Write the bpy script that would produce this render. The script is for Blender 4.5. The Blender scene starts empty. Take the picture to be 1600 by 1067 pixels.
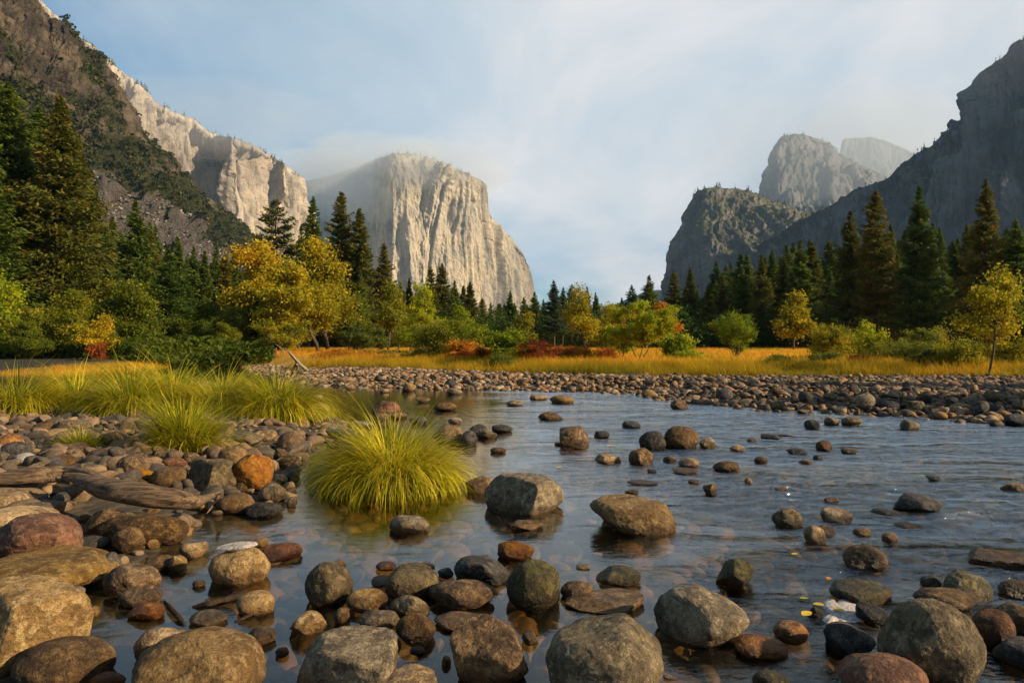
import bpy, math, random
import numpy as np
from math import radians as R
random.seed(7)
RNG = np.random.default_rng(11)
SC = bpy.context.scene
COL = SC.collection

# ------------------------------------------------------------------ camera
H = 1.5            # eye height above the river
F = 1600 * 24 / 36.0
HOR = 536.0        # horizon row in the 1600x1067 photograph
cam_d = bpy.data.cameras.new('camera')
cam = bpy.data.objects.new('camera', cam_d); COL.objects.link(cam)
cam.location = (0, 0, H); cam.rotation_euler = (R(90), 0, 0)
cam_d.lens = 24; cam_d.sensor_width = 36
cam_d.shift_y = (HOR - 533.5) / 1600.0
cam_d.clip_start = 0.05; cam_d.clip_end = 20000
SC.camera = cam

# ------------------------------------------------------------------ sun and sky
SUN = np.array([0.92, -0.30, 0.42]); SUN /= np.linalg.norm(SUN)
sun_d = bpy.data.lights.new('sun', 'SUN'); sun_d.energy = 5.0; sun_d.angle = R(0.6)
sun_d.color = (1.0, 0.80, 0.54)
sun = bpy.data.objects.new('sun', sun_d); COL.objects.link(sun)
from mathutils import Vector
sun.rotation_euler = Vector(SUN).to_track_quat('Z', 'Y').to_euler()
SC.view_settings.view_transform = 'Standard'; SC.view_settings.look = 'None'
SC.view_settings.exposure = 0.58; SC.view_settings.gamma = 1.0
SC.cycles.use_denoising = True
SC.cycles.max_bounces = 8; SC.cycles.transparent_max_bounces = 16; SC.cycles.volume_bounces = 1
SC.cycles.sample_clamp_indirect = 4.0

class NT:
    """small helper for node trees"""
    def __init__(s, nt): s.nt = nt; nt.nodes.clear()
    def n(s, t, **kw):
        nd = s.nt.nodes.new(t)
        for k, v in kw.items():
            if k.startswith('i_'):
                k = k[2:]
                k = int(k) if k.isdigit() else k.replace('_', ' ')
                s.inp(nd, k, v)
            else: setattr(nd, k, v)
        return nd
    def inp(s, nd, k, v):
        if isinstance(v, bpy.types.NodeSocket): s.nt.links.new(v, nd.inputs[k])
        elif isinstance(v, bpy.types.Node): s.nt.links.new(v.outputs[0], nd.inputs[k])
        elif isinstance(v, tuple) and len(v) == 3 and nd.inputs[k].type == 'RGBA': nd.inputs[k].default_value = (*v, 1)
        else: nd.inputs[k].default_value = v
    def math(s, op, a, b=0.0, c=None, clamp=False):
        nd = s.nt.nodes.new('ShaderNodeMath'); nd.operation = op; nd.use_clamp = clamp
        s.inp(nd, 0, a); s.inp(nd, 1, b)
        if c is not None: s.inp(nd, 2, c)
        return nd.outputs[0]
    def mix(s, f, a, b, mode='MIX'):
        nd = s.nt.nodes.new('ShaderNodeMix'); nd.data_type = 'RGBA'; nd.blend_type = mode
        s.inp(nd, 0, f); s.inp(nd, 6, a); s.inp(nd, 7, b)
        return nd.outputs[2]
    def ramp(s, f, pts, interp='LINEAR'):
        nd = s.nt.nodes.new('ShaderNodeValToRGB'); cr = nd.color_ramp; cr.interpolation = interp
        while len(cr.elements) < len(pts): cr.elements.new(0.5)
        for e, (p, c) in zip(cr.elements, pts):
            e.position = p; e.color = (c, c, c, 1) if isinstance(c, (int, float)) else (*c, 1)
        s.inp(nd, 0, f); return nd.outputs[0]
    def rng(s, v, a, b, c=0.0, d=1.0):
        nd = s.nt.nodes.new('ShaderNodeMapRange'); nd.interpolation_type = 'SMOOTHSTEP'
        s.inp(nd, 0, v)
        for i, q in enumerate((a, b, c, d)): s.inp(nd, i + 1, q)
        return nd.outputs[0]
    def noise(s, vec, scale, detail=5, rough=0.55, dist=0.0):
        nd = s.n('ShaderNodeTexNoise'); s.inp(nd, 'Vector', vec)
        nd.inputs['Scale'].default_value = scale; nd.inputs['Detail'].default_value = detail
        nd.inputs['Roughness'].default_value = rough; nd.inputs['Distortion'].default_value = dist
        return nd.outputs[0]
    def mapping(s, vec, scale=(1, 1, 1), rot=(0, 0, 0), loc=(0, 0, 0)):
        nd = s.n('ShaderNodeMapping'); s.inp(nd, 'Vector', vec)
        nd.inputs['Scale'].default_value = scale; nd.inputs['Rotation'].default_value = rot; nd.inputs['Location'].default_value = loc
        return nd.outputs[0]
    def attr(s, name): 
        nd = s.n('ShaderNodeAttribute', attribute_name=name); return nd

world = bpy.data.worlds.new('World'); SC.world = world; world.use_nodes = True
w = NT(world.node_tree)
tc = w.n('ShaderNodeTexCoord').outputs['Generated']
sky = w.n('ShaderNodeTexSky', sky_type='NISHITA', sun_disc=False)
sky.sun_elevation = math.asin(SUN[2]); sky.sun_rotation = math.atan2(SUN[0], SUN[1])
sky.air_density = 1.0; sky.dust_density = 0.6; sky.ozone_density = 2.5
sep = w.n('ShaderNodeSeparateXYZ'); w.inp(sep, 0, tc)
wx, wy, wz = sep.outputs
# clouds live on a flat layer overhead: divide by height
zz = w.math('MAXIMUM', wz, 0.0); zz = w.math('ADD', zz, 0.22)
comb = w.n('ShaderNodeCombineXYZ'); w.inp(comb, 0, w.math('DIVIDE', wx, zz)); w.inp(comb, 1, w.math('DIVIDE', wy, zz)); w.inp(comb, 2, 0.0)
lay = w.mapping(comb.outputs[0], scale=(0.55, 0.40, 1), rot=(0, 0, R(20)), loc=(3.1, 1.7, 0))
n1 = w.noise(lay, 1.15, 6, 0.50, 0.35)
n2 = w.noise(lay, 3.4, 5, 0.55, 0.6)
bias = w.math('MULTIPLY', wx, 0.75)
bias = w.math('ADD', bias, w.rng(wz, 0.04, 0.20, -0.28, 0.0))
cov = w.math('ADD', w.math('ADD', w.math('MULTIPLY', n1, 1.5), w.math('MULTIPLY', n2, 0.75)), bias)
cov = w.rng(cov, 0.50, 1.12)
shade = w.math('ADD', w.math('MULTIPLY', w.noise(lay, 2.6, 6, 0.58, 0.5), 0.62), w.math('MULTIPLY_ADD', wx, 0.22, -0.13))
ccol = w.ramp(shade, [(0.0, (0.26, 0.36, 0.45)), (0.17, (0.42, 0.47, 0.52)), (0.34, (0.62, 0.59, 0.58))])
skyc = w.mix(1.0, sky.outputs[0], (0.032, 0.068, 0.082), 'MULTIPLY')
fin = w.mix(cov, skyc, ccol)
# unseen sky overhead and behind darkened to deep blue to lower fill light
thin = w.math('MULTIPLY', w.rng(wz, 0.44, 0.70, 1.0, 0.12), w.rng(wy, -0.5, 0.2, 0.25, 1.0))
fin = w.mix(thin, (0.085, 0.15, 0.235), fin)
bg = w.n('ShaderNodeBackground'); w.inp(bg, 0, fin); bg.inputs[1].default_value = 1.0
# what lies below the horizon line is never sky
wo = w.n('ShaderNodeOutputWorld'); w.inp(wo, 0, bg.outputs[0])

# ------------------------------------------------------------------ numeric helpers
def _hash(ix, iy, iz, seed):
    h = (ix * 374761393 + iy * 668265263 + iz * 2147483647 + seed * 1274126177) & 0xFFFFFFFF
    h = ((h ^ (h >> 13)) * 1274126177) & 0xFFFFFFFF
    h = ((h ^ (h >> 16)) * 2246822519) & 0xFFFFFFFF
    return (h ^ (h >> 15)) & 0xFFFFFFFF
def perlin(p, seed=0):
    p = np.asarray(p, float); i = np.floor(p).astype(np.int64); f = p - i
    u = f * f * f * (f * (f * 6 - 15) + 10)
    out = 0
    for dx in (0, 1):
        wx_ = u[..., 0] if dx else 1 - u[..., 0]
        for dy in (0, 1):
            wy_ = u[..., 1] if dy else 1 - u[..., 1]
            for dz in (0, 1):
                wz_ = u[..., 2] if dz else 1 - u[..., 2]
                h = _hash(i[..., 0] + dx, i[..., 1] + dy, i[..., 2] + dz, seed)
                a = (h & 1023) * (2 * math.pi / 1024); b = ((h >> 10) & 1023) / 511.5 - 1
                c = np.sqrt(np.maximum(0, 1 - b * b))
                g = np.cos(a) * c * (f[..., 0] - dx) + np.sin(a) * c * (f[..., 1] - dy) + b * (f[..., 2] - dz)
                out = out + wx_ * wy_ * wz_ * g
    return out
def fbm(p, octv=4, seed=0, gain=0.5, lac=2.03, ridged=False):
    s = 0; a = 1.0; p = np.asarray(p, float)
    for o in range(octv):
        n = perlin(p, seed + o * 17)
        if ridged: n = 0.5 - 2 * np.abs(n)
        s = s + a * n; p = p * lac; a *= gain
    return s
def P(px, py, z=0.0):
    y = (H - z) * F / (py - HOR); return ((px - 800) / F * y, y)
def sstep(x, a, b):
    t = np.clip((x - a) / (b - a), 0, 1); return t * t * (3 - 2 * t)

def mk_mesh(name, verts, faces, mat=None, smooth=False, tint=None, link=None, col=None, mats=None, midx=None):
    verts = np.asarray(verts, np.float32); me = bpy.data.meshes.new(name)
    if isinstance(faces, np.ndarray):
        k = faces.shape[1]; nf = len(faces); loops = faces.ravel().astype(np.int32)
        start = np.arange(nf, dtype=np.int32) * k
    else:
        tot = np.concatenate([[0], np.cumsum([f.shape[0] * f.shape[1] for f in faces])])
        loops = np.concatenate([f.ravel() for f in faces]).astype(np.int32)
        start = np.concatenate([t + np.arange(len(f)) * f.shape[1] for f, t in zip(faces, tot)]).astype(np.int32); nf = len(start)
    me.vertices.add(len(verts)); me.vertices.foreach_set('co', verts.ravel())
    me.loops.add(len(loops)); me.loops.foreach_set('vertex_index', loops)
    me.polygons.add(nf); me.polygons.foreach_set('loop_start', start)
    me.update(calc_edges=True)
    if smooth: me.polygons.foreach_set('use_smooth', np.ones(nf, bool))
    if tint is not None:
        a = me.attributes.new('tint', 'FLOAT', 'POINT'); a.data.foreach_set('value', np.asarray(tint, np.float32))
    if col is not None:
        a = me.attributes.new('mask', 'FLOAT_COLOR', 'POINT')
        c4 = np.ones((len(verts), 4), np.float32); c4[:, :col.shape[1]] = col; a.data.foreach_set('color', c4.ravel())
    for m in (mats or ([mat] if mat else [])): me.materials.append(m)
    if midx is not None: me.polygons.foreach_set('material_index', np.asarray(midx, np.int32))
    me.validate(); me.update()
    return me
def obj(name, me, parent=None, loc=(0, 0, 0), rot=(0, 0, 0), scale=(1, 1, 1)):
    o = bpy.data.objects.new(name, me); COL.objects.link(o)
    o.location = loc; o.rotation_euler = rot; o.scale = scale
    if parent: o.parent = parent
    return o
def tag(o, label=None, cat=None, group=None, kind=None):
    if label: o['label'] = label
    if cat: o['category'] = cat
    if group: o['group'] = group
    if kind: o['kind'] = kind
    return o
def grid_faces(nu, nv):
    i = np.arange(nu * nv).reshape(nu, nv)
    return np.stack([i[:-1, :-1], i[1:, :-1], i[1:, 1:], i[:-1, 1:]], -1).reshape(-1, 4)

def new_mat(name):
    m = bpy.data.materials.new(name); m.use_nodes = True; return m, NT(m.node_tree)
def finish(t, bsdf, disp=None):
    o = t.n('ShaderNodeOutputMaterial'); t.inp(o, 0, bsdf)
def principled(t, col, rough=0.8, bump=None, bstr=0.5, bdist=0.02, spec=0.3):
    b = t.n('ShaderNodeBsdfPrincipled'); t.inp(b, 'Base Color', col); t.inp(b, 'Roughness', rough)
    b.inputs['Specular IOR Level'].default_value = spec if not isinstance(spec, bpy.types.NodeSocket) else 0.5
    if isinstance(spec, bpy.types.NodeSocket): t.inp(b, 'Specular IOR Level', spec)
    if bump is not None:
        bn = t.n('ShaderNodeBump'); t.inp(bn, 'Height', bump); bn.inputs['Strength'].default_value = bstr; bn.inputs['Distance'].default_value = bdist
        t.inp(b, 'Normal', bn.outputs[0])
    return b.outputs[0]

# ------------------------------------------------------------------ materials: stone
def stone_mat(name, ca, cb, cc, moss=0.0, speck=0.35, rough=0.82):
    m, t = new_mat(name)
    g = t.n('ShaderNodeNewGeometry'); oi = t.n('ShaderNodeObjectInfo')
    off = t.n('ShaderNodeVectorMath', operation='SCALE'); t.inp(off, 0, oi.outputs['Location']); off.inputs['Scale'].default_value = 3.7
    pos = t.n('ShaderNodeVectorMath', operation='ADD'); t.inp(pos, 0, g.outputs['Position']); t.inp(pos, 1, off.outputs[0]); pos = pos.outputs[0]
    big = t.noise(pos, 4.5, 5, 0.6, 0.4); mid = t.noise(pos, 19, 6, 0.65, 0.3); fine = t.noise(pos, 95, 4, 0.7)
    c = t.mix(t.rng(big, 0.38, 0.62), ca, cb)
    c = t.mix(t.rng(mid, 0.48, 0.60), c, cc)
    c = t.mix(t.rng(t.noise(pos, 34, 5, 0.75, 0.6), 0.50, 0.62, 0, 0.55), c, tuple(x * 0.45 for x in cb))
    c = t.mix(t.rng(t.noise(pos, 2.6, 4, 0.7, 1.0), 0.50, 0.62, 0, 0.55), c, tuple(x * 0.6 for x in cb))
    c = t.mix(t.rng(t.noise(pos, 9, 6, 0.7, 0.8), 0.52, 0.60, 0, 0.7), c, tuple(x * 0.42 for x in cb))
    c = t.mix(t.rng(fine, 0.50, 0.66, 0, speck * 1.5), c, (0.025, 0.022, 0.018))
    c = t.mix(t.rng(t.noise(pos, 130, 2, 0.5), 0.60, 0.74, 0, speck * 0.8), c, (0.55, 0.50, 0.40))
    vor = t.n('ShaderNodeTexVoronoi', feature='DISTANCE_TO_EDGE'); t.inp(vor, 'Vector', t.mapping(pos, scale=(1, 1, 0.6))); vor.inputs['Scale'].default_value = 1.6
    # per-stone value shift
    rnd = t.math('MULTIPLY_ADD', oi.outputs['Random'], 0.6, 0.64)
    vv = t.n('ShaderNodeHueSaturation'); t.inp(vv, 'Color', c); t.inp(vv, 'Value', rnd); t.inp(vv, 'Saturation', t.math('MULTIPLY_ADD', oi.outputs['Random'], -0.25, 1.18)); c = vv.outputs[0]
    if moss:
        nz = t.n('ShaderNodeSeparateXYZ'); t.inp(nz, 0, g.outputs['Normal'])
        mk = t.math('MULTIPLY', t.rng(t.noise(pos, 11, 5, 0.7), 0.50, 0.64), t.rng(nz.outputs[2], -0.2, 0.5)); mk = t.math('MULTIPLY', mk, moss)
        c = t.mix(mk, c, (0.085, 0.085, 0.012))
    # wet band at the waterline (and everything below the water)
    pz = t.n('ShaderNodeSeparateXYZ'); t.inp(pz, 0, g.outputs['Position'])
    wl = t.math('ADD', pz.outputs[2], t.math('MULTIPLY_ADD', t.noise(pos, 9, 4, 0.6), -0.12, 0.045))
    wet = t.rng(wl, 0.075, 0.02)
    c = t.mix(t.math('MULTIPLY', wet, 0.85), c, t.mix(1.0, c, (0.40, 0.33, 0.24), 'MULTIPLY'))
    ro = t.math('MULTIPLY_ADD', wet, -0.45, rough)
    hgt = t.math('ADD', t.math('ADD', t.math('MULTIPLY', mid, 1.0), t.math('MULTIPLY', t.noise(pos, 34, 5, 0.75, 0.6), 0.7)), t.math('MULTIPLY', fine, 0.35))
    finish(t, principled(t, c, ro, hgt, 1.0, 0.032, 0.3))
    return m
ST = {
 'gold':  stone_mat('golden_granite', (0.50, 0.31, 0.125), (0.31, 0.18, 0.068), (0.58, 0.40, 0.18)),
 'tan':   stone_mat('tan_granite', (0.42, 0.27, 0.13), (0.25, 0.15, 0.068), (0.54, 0.37, 0.19)),
 'grey':  stone_mat('grey_granite', (0.27, 0.20, 0.112), (0.145, 0.103, 0.058), (0.38, 0.285, 0.16)),
 'brown': stone_mat('brown_stone', (0.205, 0.118, 0.048), (0.10, 0.055, 0.025), (0.32, 0.195, 0.085)),
 'dark':  stone_mat('dark_stone', (0.065, 0.058, 0.052), (0.04, 0.034, 0.028), (0.13, 0.105, 0.08)),
 'orange': stone_mat('rust_orange_stone', (0.42, 0.17, 0.035), (0.25, 0.09, 0.022), (0.48, 0.25, 0.06), speck=0.2),
 'red':   stone_mat('reddish_stone', (0.22, 0.090, 0.040), (0.11, 0.046, 0.024), (0.28, 0.14, 0.065), speck=0.25),
 'moss':  stone_mat('mossy_stone', (0.15, 0.12, 0.06), (0.08, 0.062, 0.03), (0.25, 0.19, 0.08), moss=0.8),
 'white': stone_mat('white_quartz', (0.60, 0.54, 0.47), (0.50, 0.44, 0.37), (0.66, 0.6, 0.54), speck=0.1),
}
STW = {'gold': 'golden', 'tan': 'tan', 'grey': 'grey', 'brown': 'brown', 'dark': 'dark', 'orange': 'rusty orange', 'red': 'reddish', 'moss': 'mossy', 'white': 'white'}

def cobble_mat():
    m, t = new_mat('mixed_river_cobble')
    g = t.n('ShaderNodeNewGeometry'); pos = g.outputs['Position']
    a = t.attr('tint').outputs['Fac']
    c = t.ramp(a, [(0.0, (0.035, 0.032, 0.030)), (0.22, (0.075, 0.053, 0.034)), (0.42, (0.155, 0.095, 0.048)), (0.6, (0.26, 0.165, 0.082)), (0.75, (0.25, 0.115, 0.038)), (0.88, (0.34, 0.235, 0.13)), (1.0, (0.42, 0.33, 0.22))])
    n = t.noise(pos, 16, 5, 0.65); c = t.mix(t.rng(n, 0.45, 0.7, 0, 0.55), c, t.mix(1.0, c, (0.35, 0.32, 0.28), 'MULTIPLY'))
    f2 = t.noise(pos, 80, 3, 0.7); c = t.mix(t.rng(f2, 0.52, 0.7, 0, 0.4), c, (0.4, 0.34, 0.26))
    pz = t.n('ShaderNodeSeparateXYZ'); t.inp(pz, 0, pos)
    wet = t.rng(pz.outputs[2], 0.04, -0.01)
    c = t.mix(t.math('MULTIPLY', wet, 0.9), c, t.mix(1.0, c, (0.55, 0.42, 0.20), 'MULTIPLY'))
    finish(t, principled(t, c, t.math('MULTIPLY_ADD', wet, -0.4, 0.85), t.math('ADD', n, t.math('MULTIPLY', f2, 0.3)), 0.6, 0.015))
    return m
M_COB = cobble_mat()

# ------------------------------------------------------------------ the lie of the land
def sdf(poly, x, y):
    """signed distance, positive inside"""
    poly = np.asarray(poly, float); n = len(poly); d2 = np.full(x.shape, 1e18); ins = np.zeros(x.shape, bool)
    for i in range(n):
        ax, ay = poly[i]; bx, by = poly[(i + 1) % n]
        ex, ey = bx - ax, by - ay; wx_, wy_ = x - ax, y - ay
        t = np.clip((wx_ * ex + wy_ * ey) / (ex * ex + ey * ey + 1e-12), 0, 1)
        d2 = np.minimum(d2, (wx_ - ex * t) ** 2 + (wy_ - ey * t) ** 2)
        c = ((ay > y) != (by > y)) & (x < (bx - ax) * (y - ay) / (by - ay + 1e-12) + ax)
        ins ^= c
    return np.where(ins, 1, -1) * np.sqrt(d2)
FAR = [(9000, -60), (26, -60), (24, -15), (20, -3), (19, 6), P(1900, 682), P(1600, 662), P(1500, 656), P(1400, 650), P(1300, 644), P(1200, 640), P(1060, 626), P(1000, 615), P(900, 612), P(700, 607), P(560, 604), P(480, 600), P(438, 588), P(400, 575), P(385, 569),
       P(300, 569), P(240, 572), P(170, 577), P(90, 582), P(0, 581), P(-400, 592), (-90, 26), (-9000, 26), (-9000, 9500), (9000, 9500)]
GR = [(9000, -60), (32, -60), (29, -10), (26, 5), (27, 18), P(2000, 592, .3), P(1600, 589, .3), P(1350, 589, .3), P(1100, 589, .3), P(900, 586, .3), P(760, 582, .3), P(600, 576, .3), P(470, 573.5, .3), P(440, 570, .3), P(400, 566, .3),
      P(300, 564, .3), P(240, 567, .3), P(170, 572, .3), P(90, 577, .3), P(0, 576, .3), P(-400, 585, .3), (-95, 29), (-9000, 30), (-9000, 9500), (9000, 9500)]
NEARP = [P(-700, 640), P(-200, 612), P(0, 606), P(150, 603), P(300, 602), P(420, 606), P(478, 622), P(488, 648), P(500, 664), P(560, 668), P(520, 690), P(468, 712), P(455, 740), P(440, 786), P(330, 806), P(240, 850), P(190, 880), P(150, 940), P(120, 1000), P(60, 1067), P(-60, 1300), (-4, 1.2), (-9, 1.0)]
def gz(x, y):
    x = np.asarray(x, float); y = np.asarray(y, float)
    q = np.stack([x, y, x * 0], -1)
    near = (np.abs(x) < 120) & (y < 120) & (y > -40)
    sf = sdf(FAR, x, y); sg = sdf(GR, x, y); sn = sdf(NEARP, x, y)
    bed = -0.22 - 0.20 * sstep(x + 0.25 * y, 1.0, 7) + 0.06 * fbm(q * 0.8, 3, 5)
    def rise(s, z, top, wdt): return bed + (0 - bed) * sstep(s, -1.4, 0) + top * sstep(s, 0, wdt)
    zf = rise(sf, 0, 0.27, 3.2) + 0.03 * fbm(q * 0.6, 3, 3) * (sf > 0)
    zg = (0.42 - 0.20 * sstep(-x / np.maximum(y, 1), 0.33, 0.40)) * sstep(sg, 0.0, 3.5)
    zn = rise(sn, 0, 0.06 + 0.10 * sstep(y, 4.5, 7.0), 1.6) + 0.02 * fbm(q * 0.9, 3, 9)
    z = np.maximum(zf + zg, zn)
    return z + sstep(sg, 20, 120) * 0.25 * fbm(q * 0.05, 3, 4)
# ------------------------------------------------------------------ ground sheet
def build_ground():
    def axis(lo, hi, step, far, gr):
        a = list(np.arange(lo, hi, step)); s = step; v = a[-1]
        while v < far: s *= gr; v += s; a.append(min(v, far))
        return a
    xs = axis(0, 28, 0.16, 6900, 1.13); xs = np.array([-v for v in xs[:0:-1]] + xs)
    ys = axis(0, 48, 0.16, 6900, 1.12); yn = axis(0, 2, 0.5, 250, 1.5); ys = np.array([-v for v in yn[:0:-1]] + ys)
    X, Y = np.meshgrid(xs, ys, indexing='ij'); Z = gz(X.ravel(), Y.ravel()).reshape(X.shape)
    v = np.stack([X, Y, Z], -1).reshape(-1, 3)
    sg = sdf(GR, X.ravel(), Y.ravel()); sf = sdf(FAR, X.ravel(), Y.ravel())
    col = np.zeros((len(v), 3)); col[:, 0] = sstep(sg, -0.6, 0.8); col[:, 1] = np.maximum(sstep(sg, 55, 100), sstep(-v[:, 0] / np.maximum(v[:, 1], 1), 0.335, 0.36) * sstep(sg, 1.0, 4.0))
    m, t = new_mat('river_bed_and_meadow_soil')
    g = t.n('ShaderNodeNewGeometry'); pos = g.outputs['Position']
    mk = t.n('ShaderNodeSeparateColor'); t.inp(mk, 0, t.attr('mask').outputs['Color'])
    vr = t.n('ShaderNodeTexVoronoi'); t.inp(vr, 'Vector', pos); vr.inputs['Scale'].default_value = 9
    vd = t.n('ShaderNodeSeparateColor'); t.inp(vd, 0, vr.outputs['Color'])
    peb = t.ramp(vd.outputs[0], [(0, (0.05, 0.042, 0.033)), (0.4, (0.16, 0.11, 0.06)), (0.7, (0.27, 0.19, 0.095)), (1, (0.36, 0.27, 0.15))])
    peb = t.mix(t.rng(vr.outputs['Distance'], 0.03, 0.07, 0.0, 0.8), peb, (0.03, 0.024, 0.016))
    pz = t.n('ShaderNodeSeparateXYZ'); t.inp(pz, 0, pos)
    peb = t.mix(t.rng(pz.outputs[2], 0.0, -0.35, 0, 0.5), peb, (0.045, 0.036, 0.014))
    n = t.noise(pos, 0.22, 5, 0.6); n2 = t.noise(pos, 2.5, 5, 0.7)
    grs = t.ramp(n, [(0.35, (0.50, 0.24, 0.022)), (0.5, (0.62, 0.33, 0.032)), (0.66, (0.46, 0.27, 0.03))])
    grs = t.mix(t.rng(n2, 0.5, 0.72, 0, 0.6), grs, (0.16, 0.075, 0.012))
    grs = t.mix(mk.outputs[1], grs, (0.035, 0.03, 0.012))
    c = t.mix(mk.outputs[0], peb, grs)
    h = t.math('SUBTRACT', 1.0, vr.outputs['Distance'])
    finish(t, principled(t, c, 0.9, h, 0.6, 0.05))
    o = obj('ground', mk_mesh('ground', v, grid_faces(len(xs), len(ys)), m, True, col=col)); tag(o, 'river bed, gravel shores and flat golden meadow floor', kind='structure')
build_ground()

# ------------------------------------------------------------------ water
def build_water():
    m, t = new_mat('clear_river_water')
    g = t.n('ShaderNodeNewGeometry'); pos = g.outputs['Position']
    sp = t.n('ShaderNodeSeparateXYZ'); t.inp(sp, 0, pos)
    # current: quiet on the near left pool, riffled in the main stream
    q = t.math('ADD', sp.outputs[0], t.math('MULTIPLY', sp.outputs[1], 0.10))
    q = t.math('ADD', q, t.math('MULTIPLY_ADD', t.noise(pos, 0.5, 3, 0.5), 2.4, -1.2))
    rif = t.math('MULTIPLY', t.rng(q, 0.6, 4.2), t.rng(t.noise(t.mapping(pos, scale=(0.35, 1.1, 1), rot=(0, 0, R(20))), 0.8, 3, 0.55, 0.6), 0.38, 0.58, 0.22, 1.15))
    flow = t.mapping(pos, scale=(1.0, 2.0, 1), rot=(0, 0, R(32)))
    nA = t.noise(flow, 5.0, 4, 0.55, 0.8); nB = t.noise(flow, 15.0, 4, 0.6, 0.9); nC = t.noise(t.mapping(pos, scale=(1, 1.8, 1)), 3.2, 2, 0.5, 0.2)
    hr = t.math('ADD', t.math('MULTIPLY', nA, 1.0), t.math('MULTIPLY', nB, 0.42))
    hh = t.math('ADD', t.math('MULTIPLY', hr, t.math('MULTIPLY_ADD', rif, 1.6, 0.035)), t.math('MULTIPLY', nC, t.math('MULTIPLY_ADD', rif, 1.3, 0.07)))
    bn = t.n('ShaderNodeBump'); t.inp(bn, 'Height', hh); bn.inputs['Strength'].default_value = 1.0; bn.inputs['Distance'].default_value = 0.042
    # reflectance of a water surface (Schlick), the same seen from above or below
    dp = t.n('ShaderNodeVectorMath', operation='DOT_PRODUCT'); t.inp(dp, 0, g.outputs['Normal']); t.inp(dp, 1, g.outputs['Incoming'])
    ct = t.math('SUBTRACT', 1.0, t.math('ABSOLUTE', dp.outputs['Value']), clamp=True)
    fac = t.math('MULTIPLY_ADD', t.math('POWER', ct, 4.6), 1.1, 0.02, clamp=True)
    gl = t.n('ShaderNodeBsdfGlossy'); gl.inputs['Roughness'].default_value = 0.03; t.inp(gl, 'Normal', bn.outputs[0]); t.inp(gl, 'Color', (0.88, 0.96, 1.0))
    tr = t.n('ShaderNodeBsdfTransparent'); t.inp(tr, 0, t.mix(rif, (0.74, 0.68, 0.48), (0.42, 0.44, 0.37)))
    mx = t.n('ShaderNodeMixShader'); t.inp(mx, 0, fac); t.inp(mx, 1, tr.outputs[0]); t.inp(mx, 2, gl.outputs[0])
    finish(t, mx.outputs[0])
    xs = np.concatenate([-np.geomspace(400, 20.5, 30), np.arange(-20, -3, 0.2), np.arange(-3, 14, 0.05), np.arange(14, 22, 0.15), np.geomspace(22.5, 400, 30)])
    ys = np.concatenate([[-120, -60, -30, -15, -8, -4, -2, 0, 1], np.arange(2, 13, 0.05), np.arange(13, 27, 0.08), np.geomspace(27.2, 75, 40)])
    X, Y = np.meshgrid(xs, ys, indexing='ij')
    qx = X.ravel(); qy = Y.ravel()
    rif = sstep(qx + 0.1 * qy, 0.8, 4.5)
    a = R(32); u = qx * math.cos(a) + qy * math.sin(a); vv = -qx * math.sin(a) + qy * math.cos(a)
    qq = np.stack([u + 0.25 * perlin(np.stack([u, vv, u * 0], -1) * 0.8, 70), vv + 0.2 * perlin(np.stack([u, vv, u * 0], -1) * 0.9, 71), u * 0], -1)
    gust = sstep(perlin(np.stack([u * .35, vv * .9, u * 0], -1), 72), -0.35, 0.25)
    Z = (0.0012 + 0.020 * rif * (0.35 + 0.65 * gust)) * (0.9 * fbm(qq * (1.1, 2.4, 1), 2, 77) + 0.55 * fbm(qq * (3.0, 5.5, 1), 2, 78, ridged=True)) * sstep(qy, 120, 20)
    v = np.stack([qx, qy, Z], -1)
    o = obj('river_water', mk_mesh('river_water', v, grid_faces(len(xs), len(ys)), m, True)); tag(o, 'clear shallow river, still on the left and riffled on the right', kind='structure')
build_water()

# ------------------------------------------------------------------ mountains
def rock_face_mat(name, ca, cb, cstain, veg=(0.05, 0.065, 0.02), sc=1.0, vegn=(0.62, 0.8), talus=(0.19, 0.175, 0.16), streak=0.6, brush=(0.055, 0.062, 0.014)):
    m, t = new_mat(name)
    g = t.n('ShaderNodeNewGeometry'); pos = g.outputs['Position']
    mk = t.n('ShaderNodeSeparateColor'); t.inp(mk, 0, t.attr('mask').outputs['Color'])
    st = t.mapping(pos, scale=(1, 1, 0.10))
    n1 = t.noise(pos, 0.006 * sc, 6, 0.62, 0.5); n2 = t.noise(st, 0.022 * sc, 6, 0.66, 0.5); n3 = t.noise(pos, 0.05 * sc, 6, 0.7); n4 = t.noise(st, 0.09 * sc, 4, 0.6)
    c = t.mix(t.rng(n1, 0.40, 0.60), ca, cb)
    c = t.mix(t.rng(n2, 0.50, 0.66, 0, streak), c, cstain)
    c = t.mix(t.rng(n4, 0.52, 0.70, 0, 0.45), c, tuple(x * 0.55 for x in cstain))
    c = t.mix(t.rng(n3, 0.52, 0.75, 0, 0.4), c, tuple(min(1, x * 1.25) for x in ca))
    nz = t.n('ShaderNodeSeparateXYZ'); t.inp(nz, 0, g.outputs['Normal'])
    led = t.rng(t.math('ADD', nz.outputs[2], t.math('MULTIPLY_ADD', n3, 0.5, -0.25)), *vegn)
    c = t.mix(t.math('MULTIPLY', led, 0.85), c, veg)
    tal = t.mix(t.rng(t.noise(pos, 0.35 * sc, 4, 0.7), 0.4, 0.65), talus, tuple(x * 0.40 for x in talus))
    c = t.mix(mk.outputs[1], c, tal)
    c = t.mix(mk.outputs[0], c, t.mix(t.rng(n3, 0.4, 0.65), brush, tuple(x * 0.5 for x in brush)))
    h = t.math('ADD', t.math('MULTIPLY', n3, 1.0), t.math('MULTIPLY', n2, 1.2))
    finish(t, principled(t, c, 0.95, h, 1.0, (9.0 if sc < 5 else 26.0) / sc, 0.1))
    return m

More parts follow.
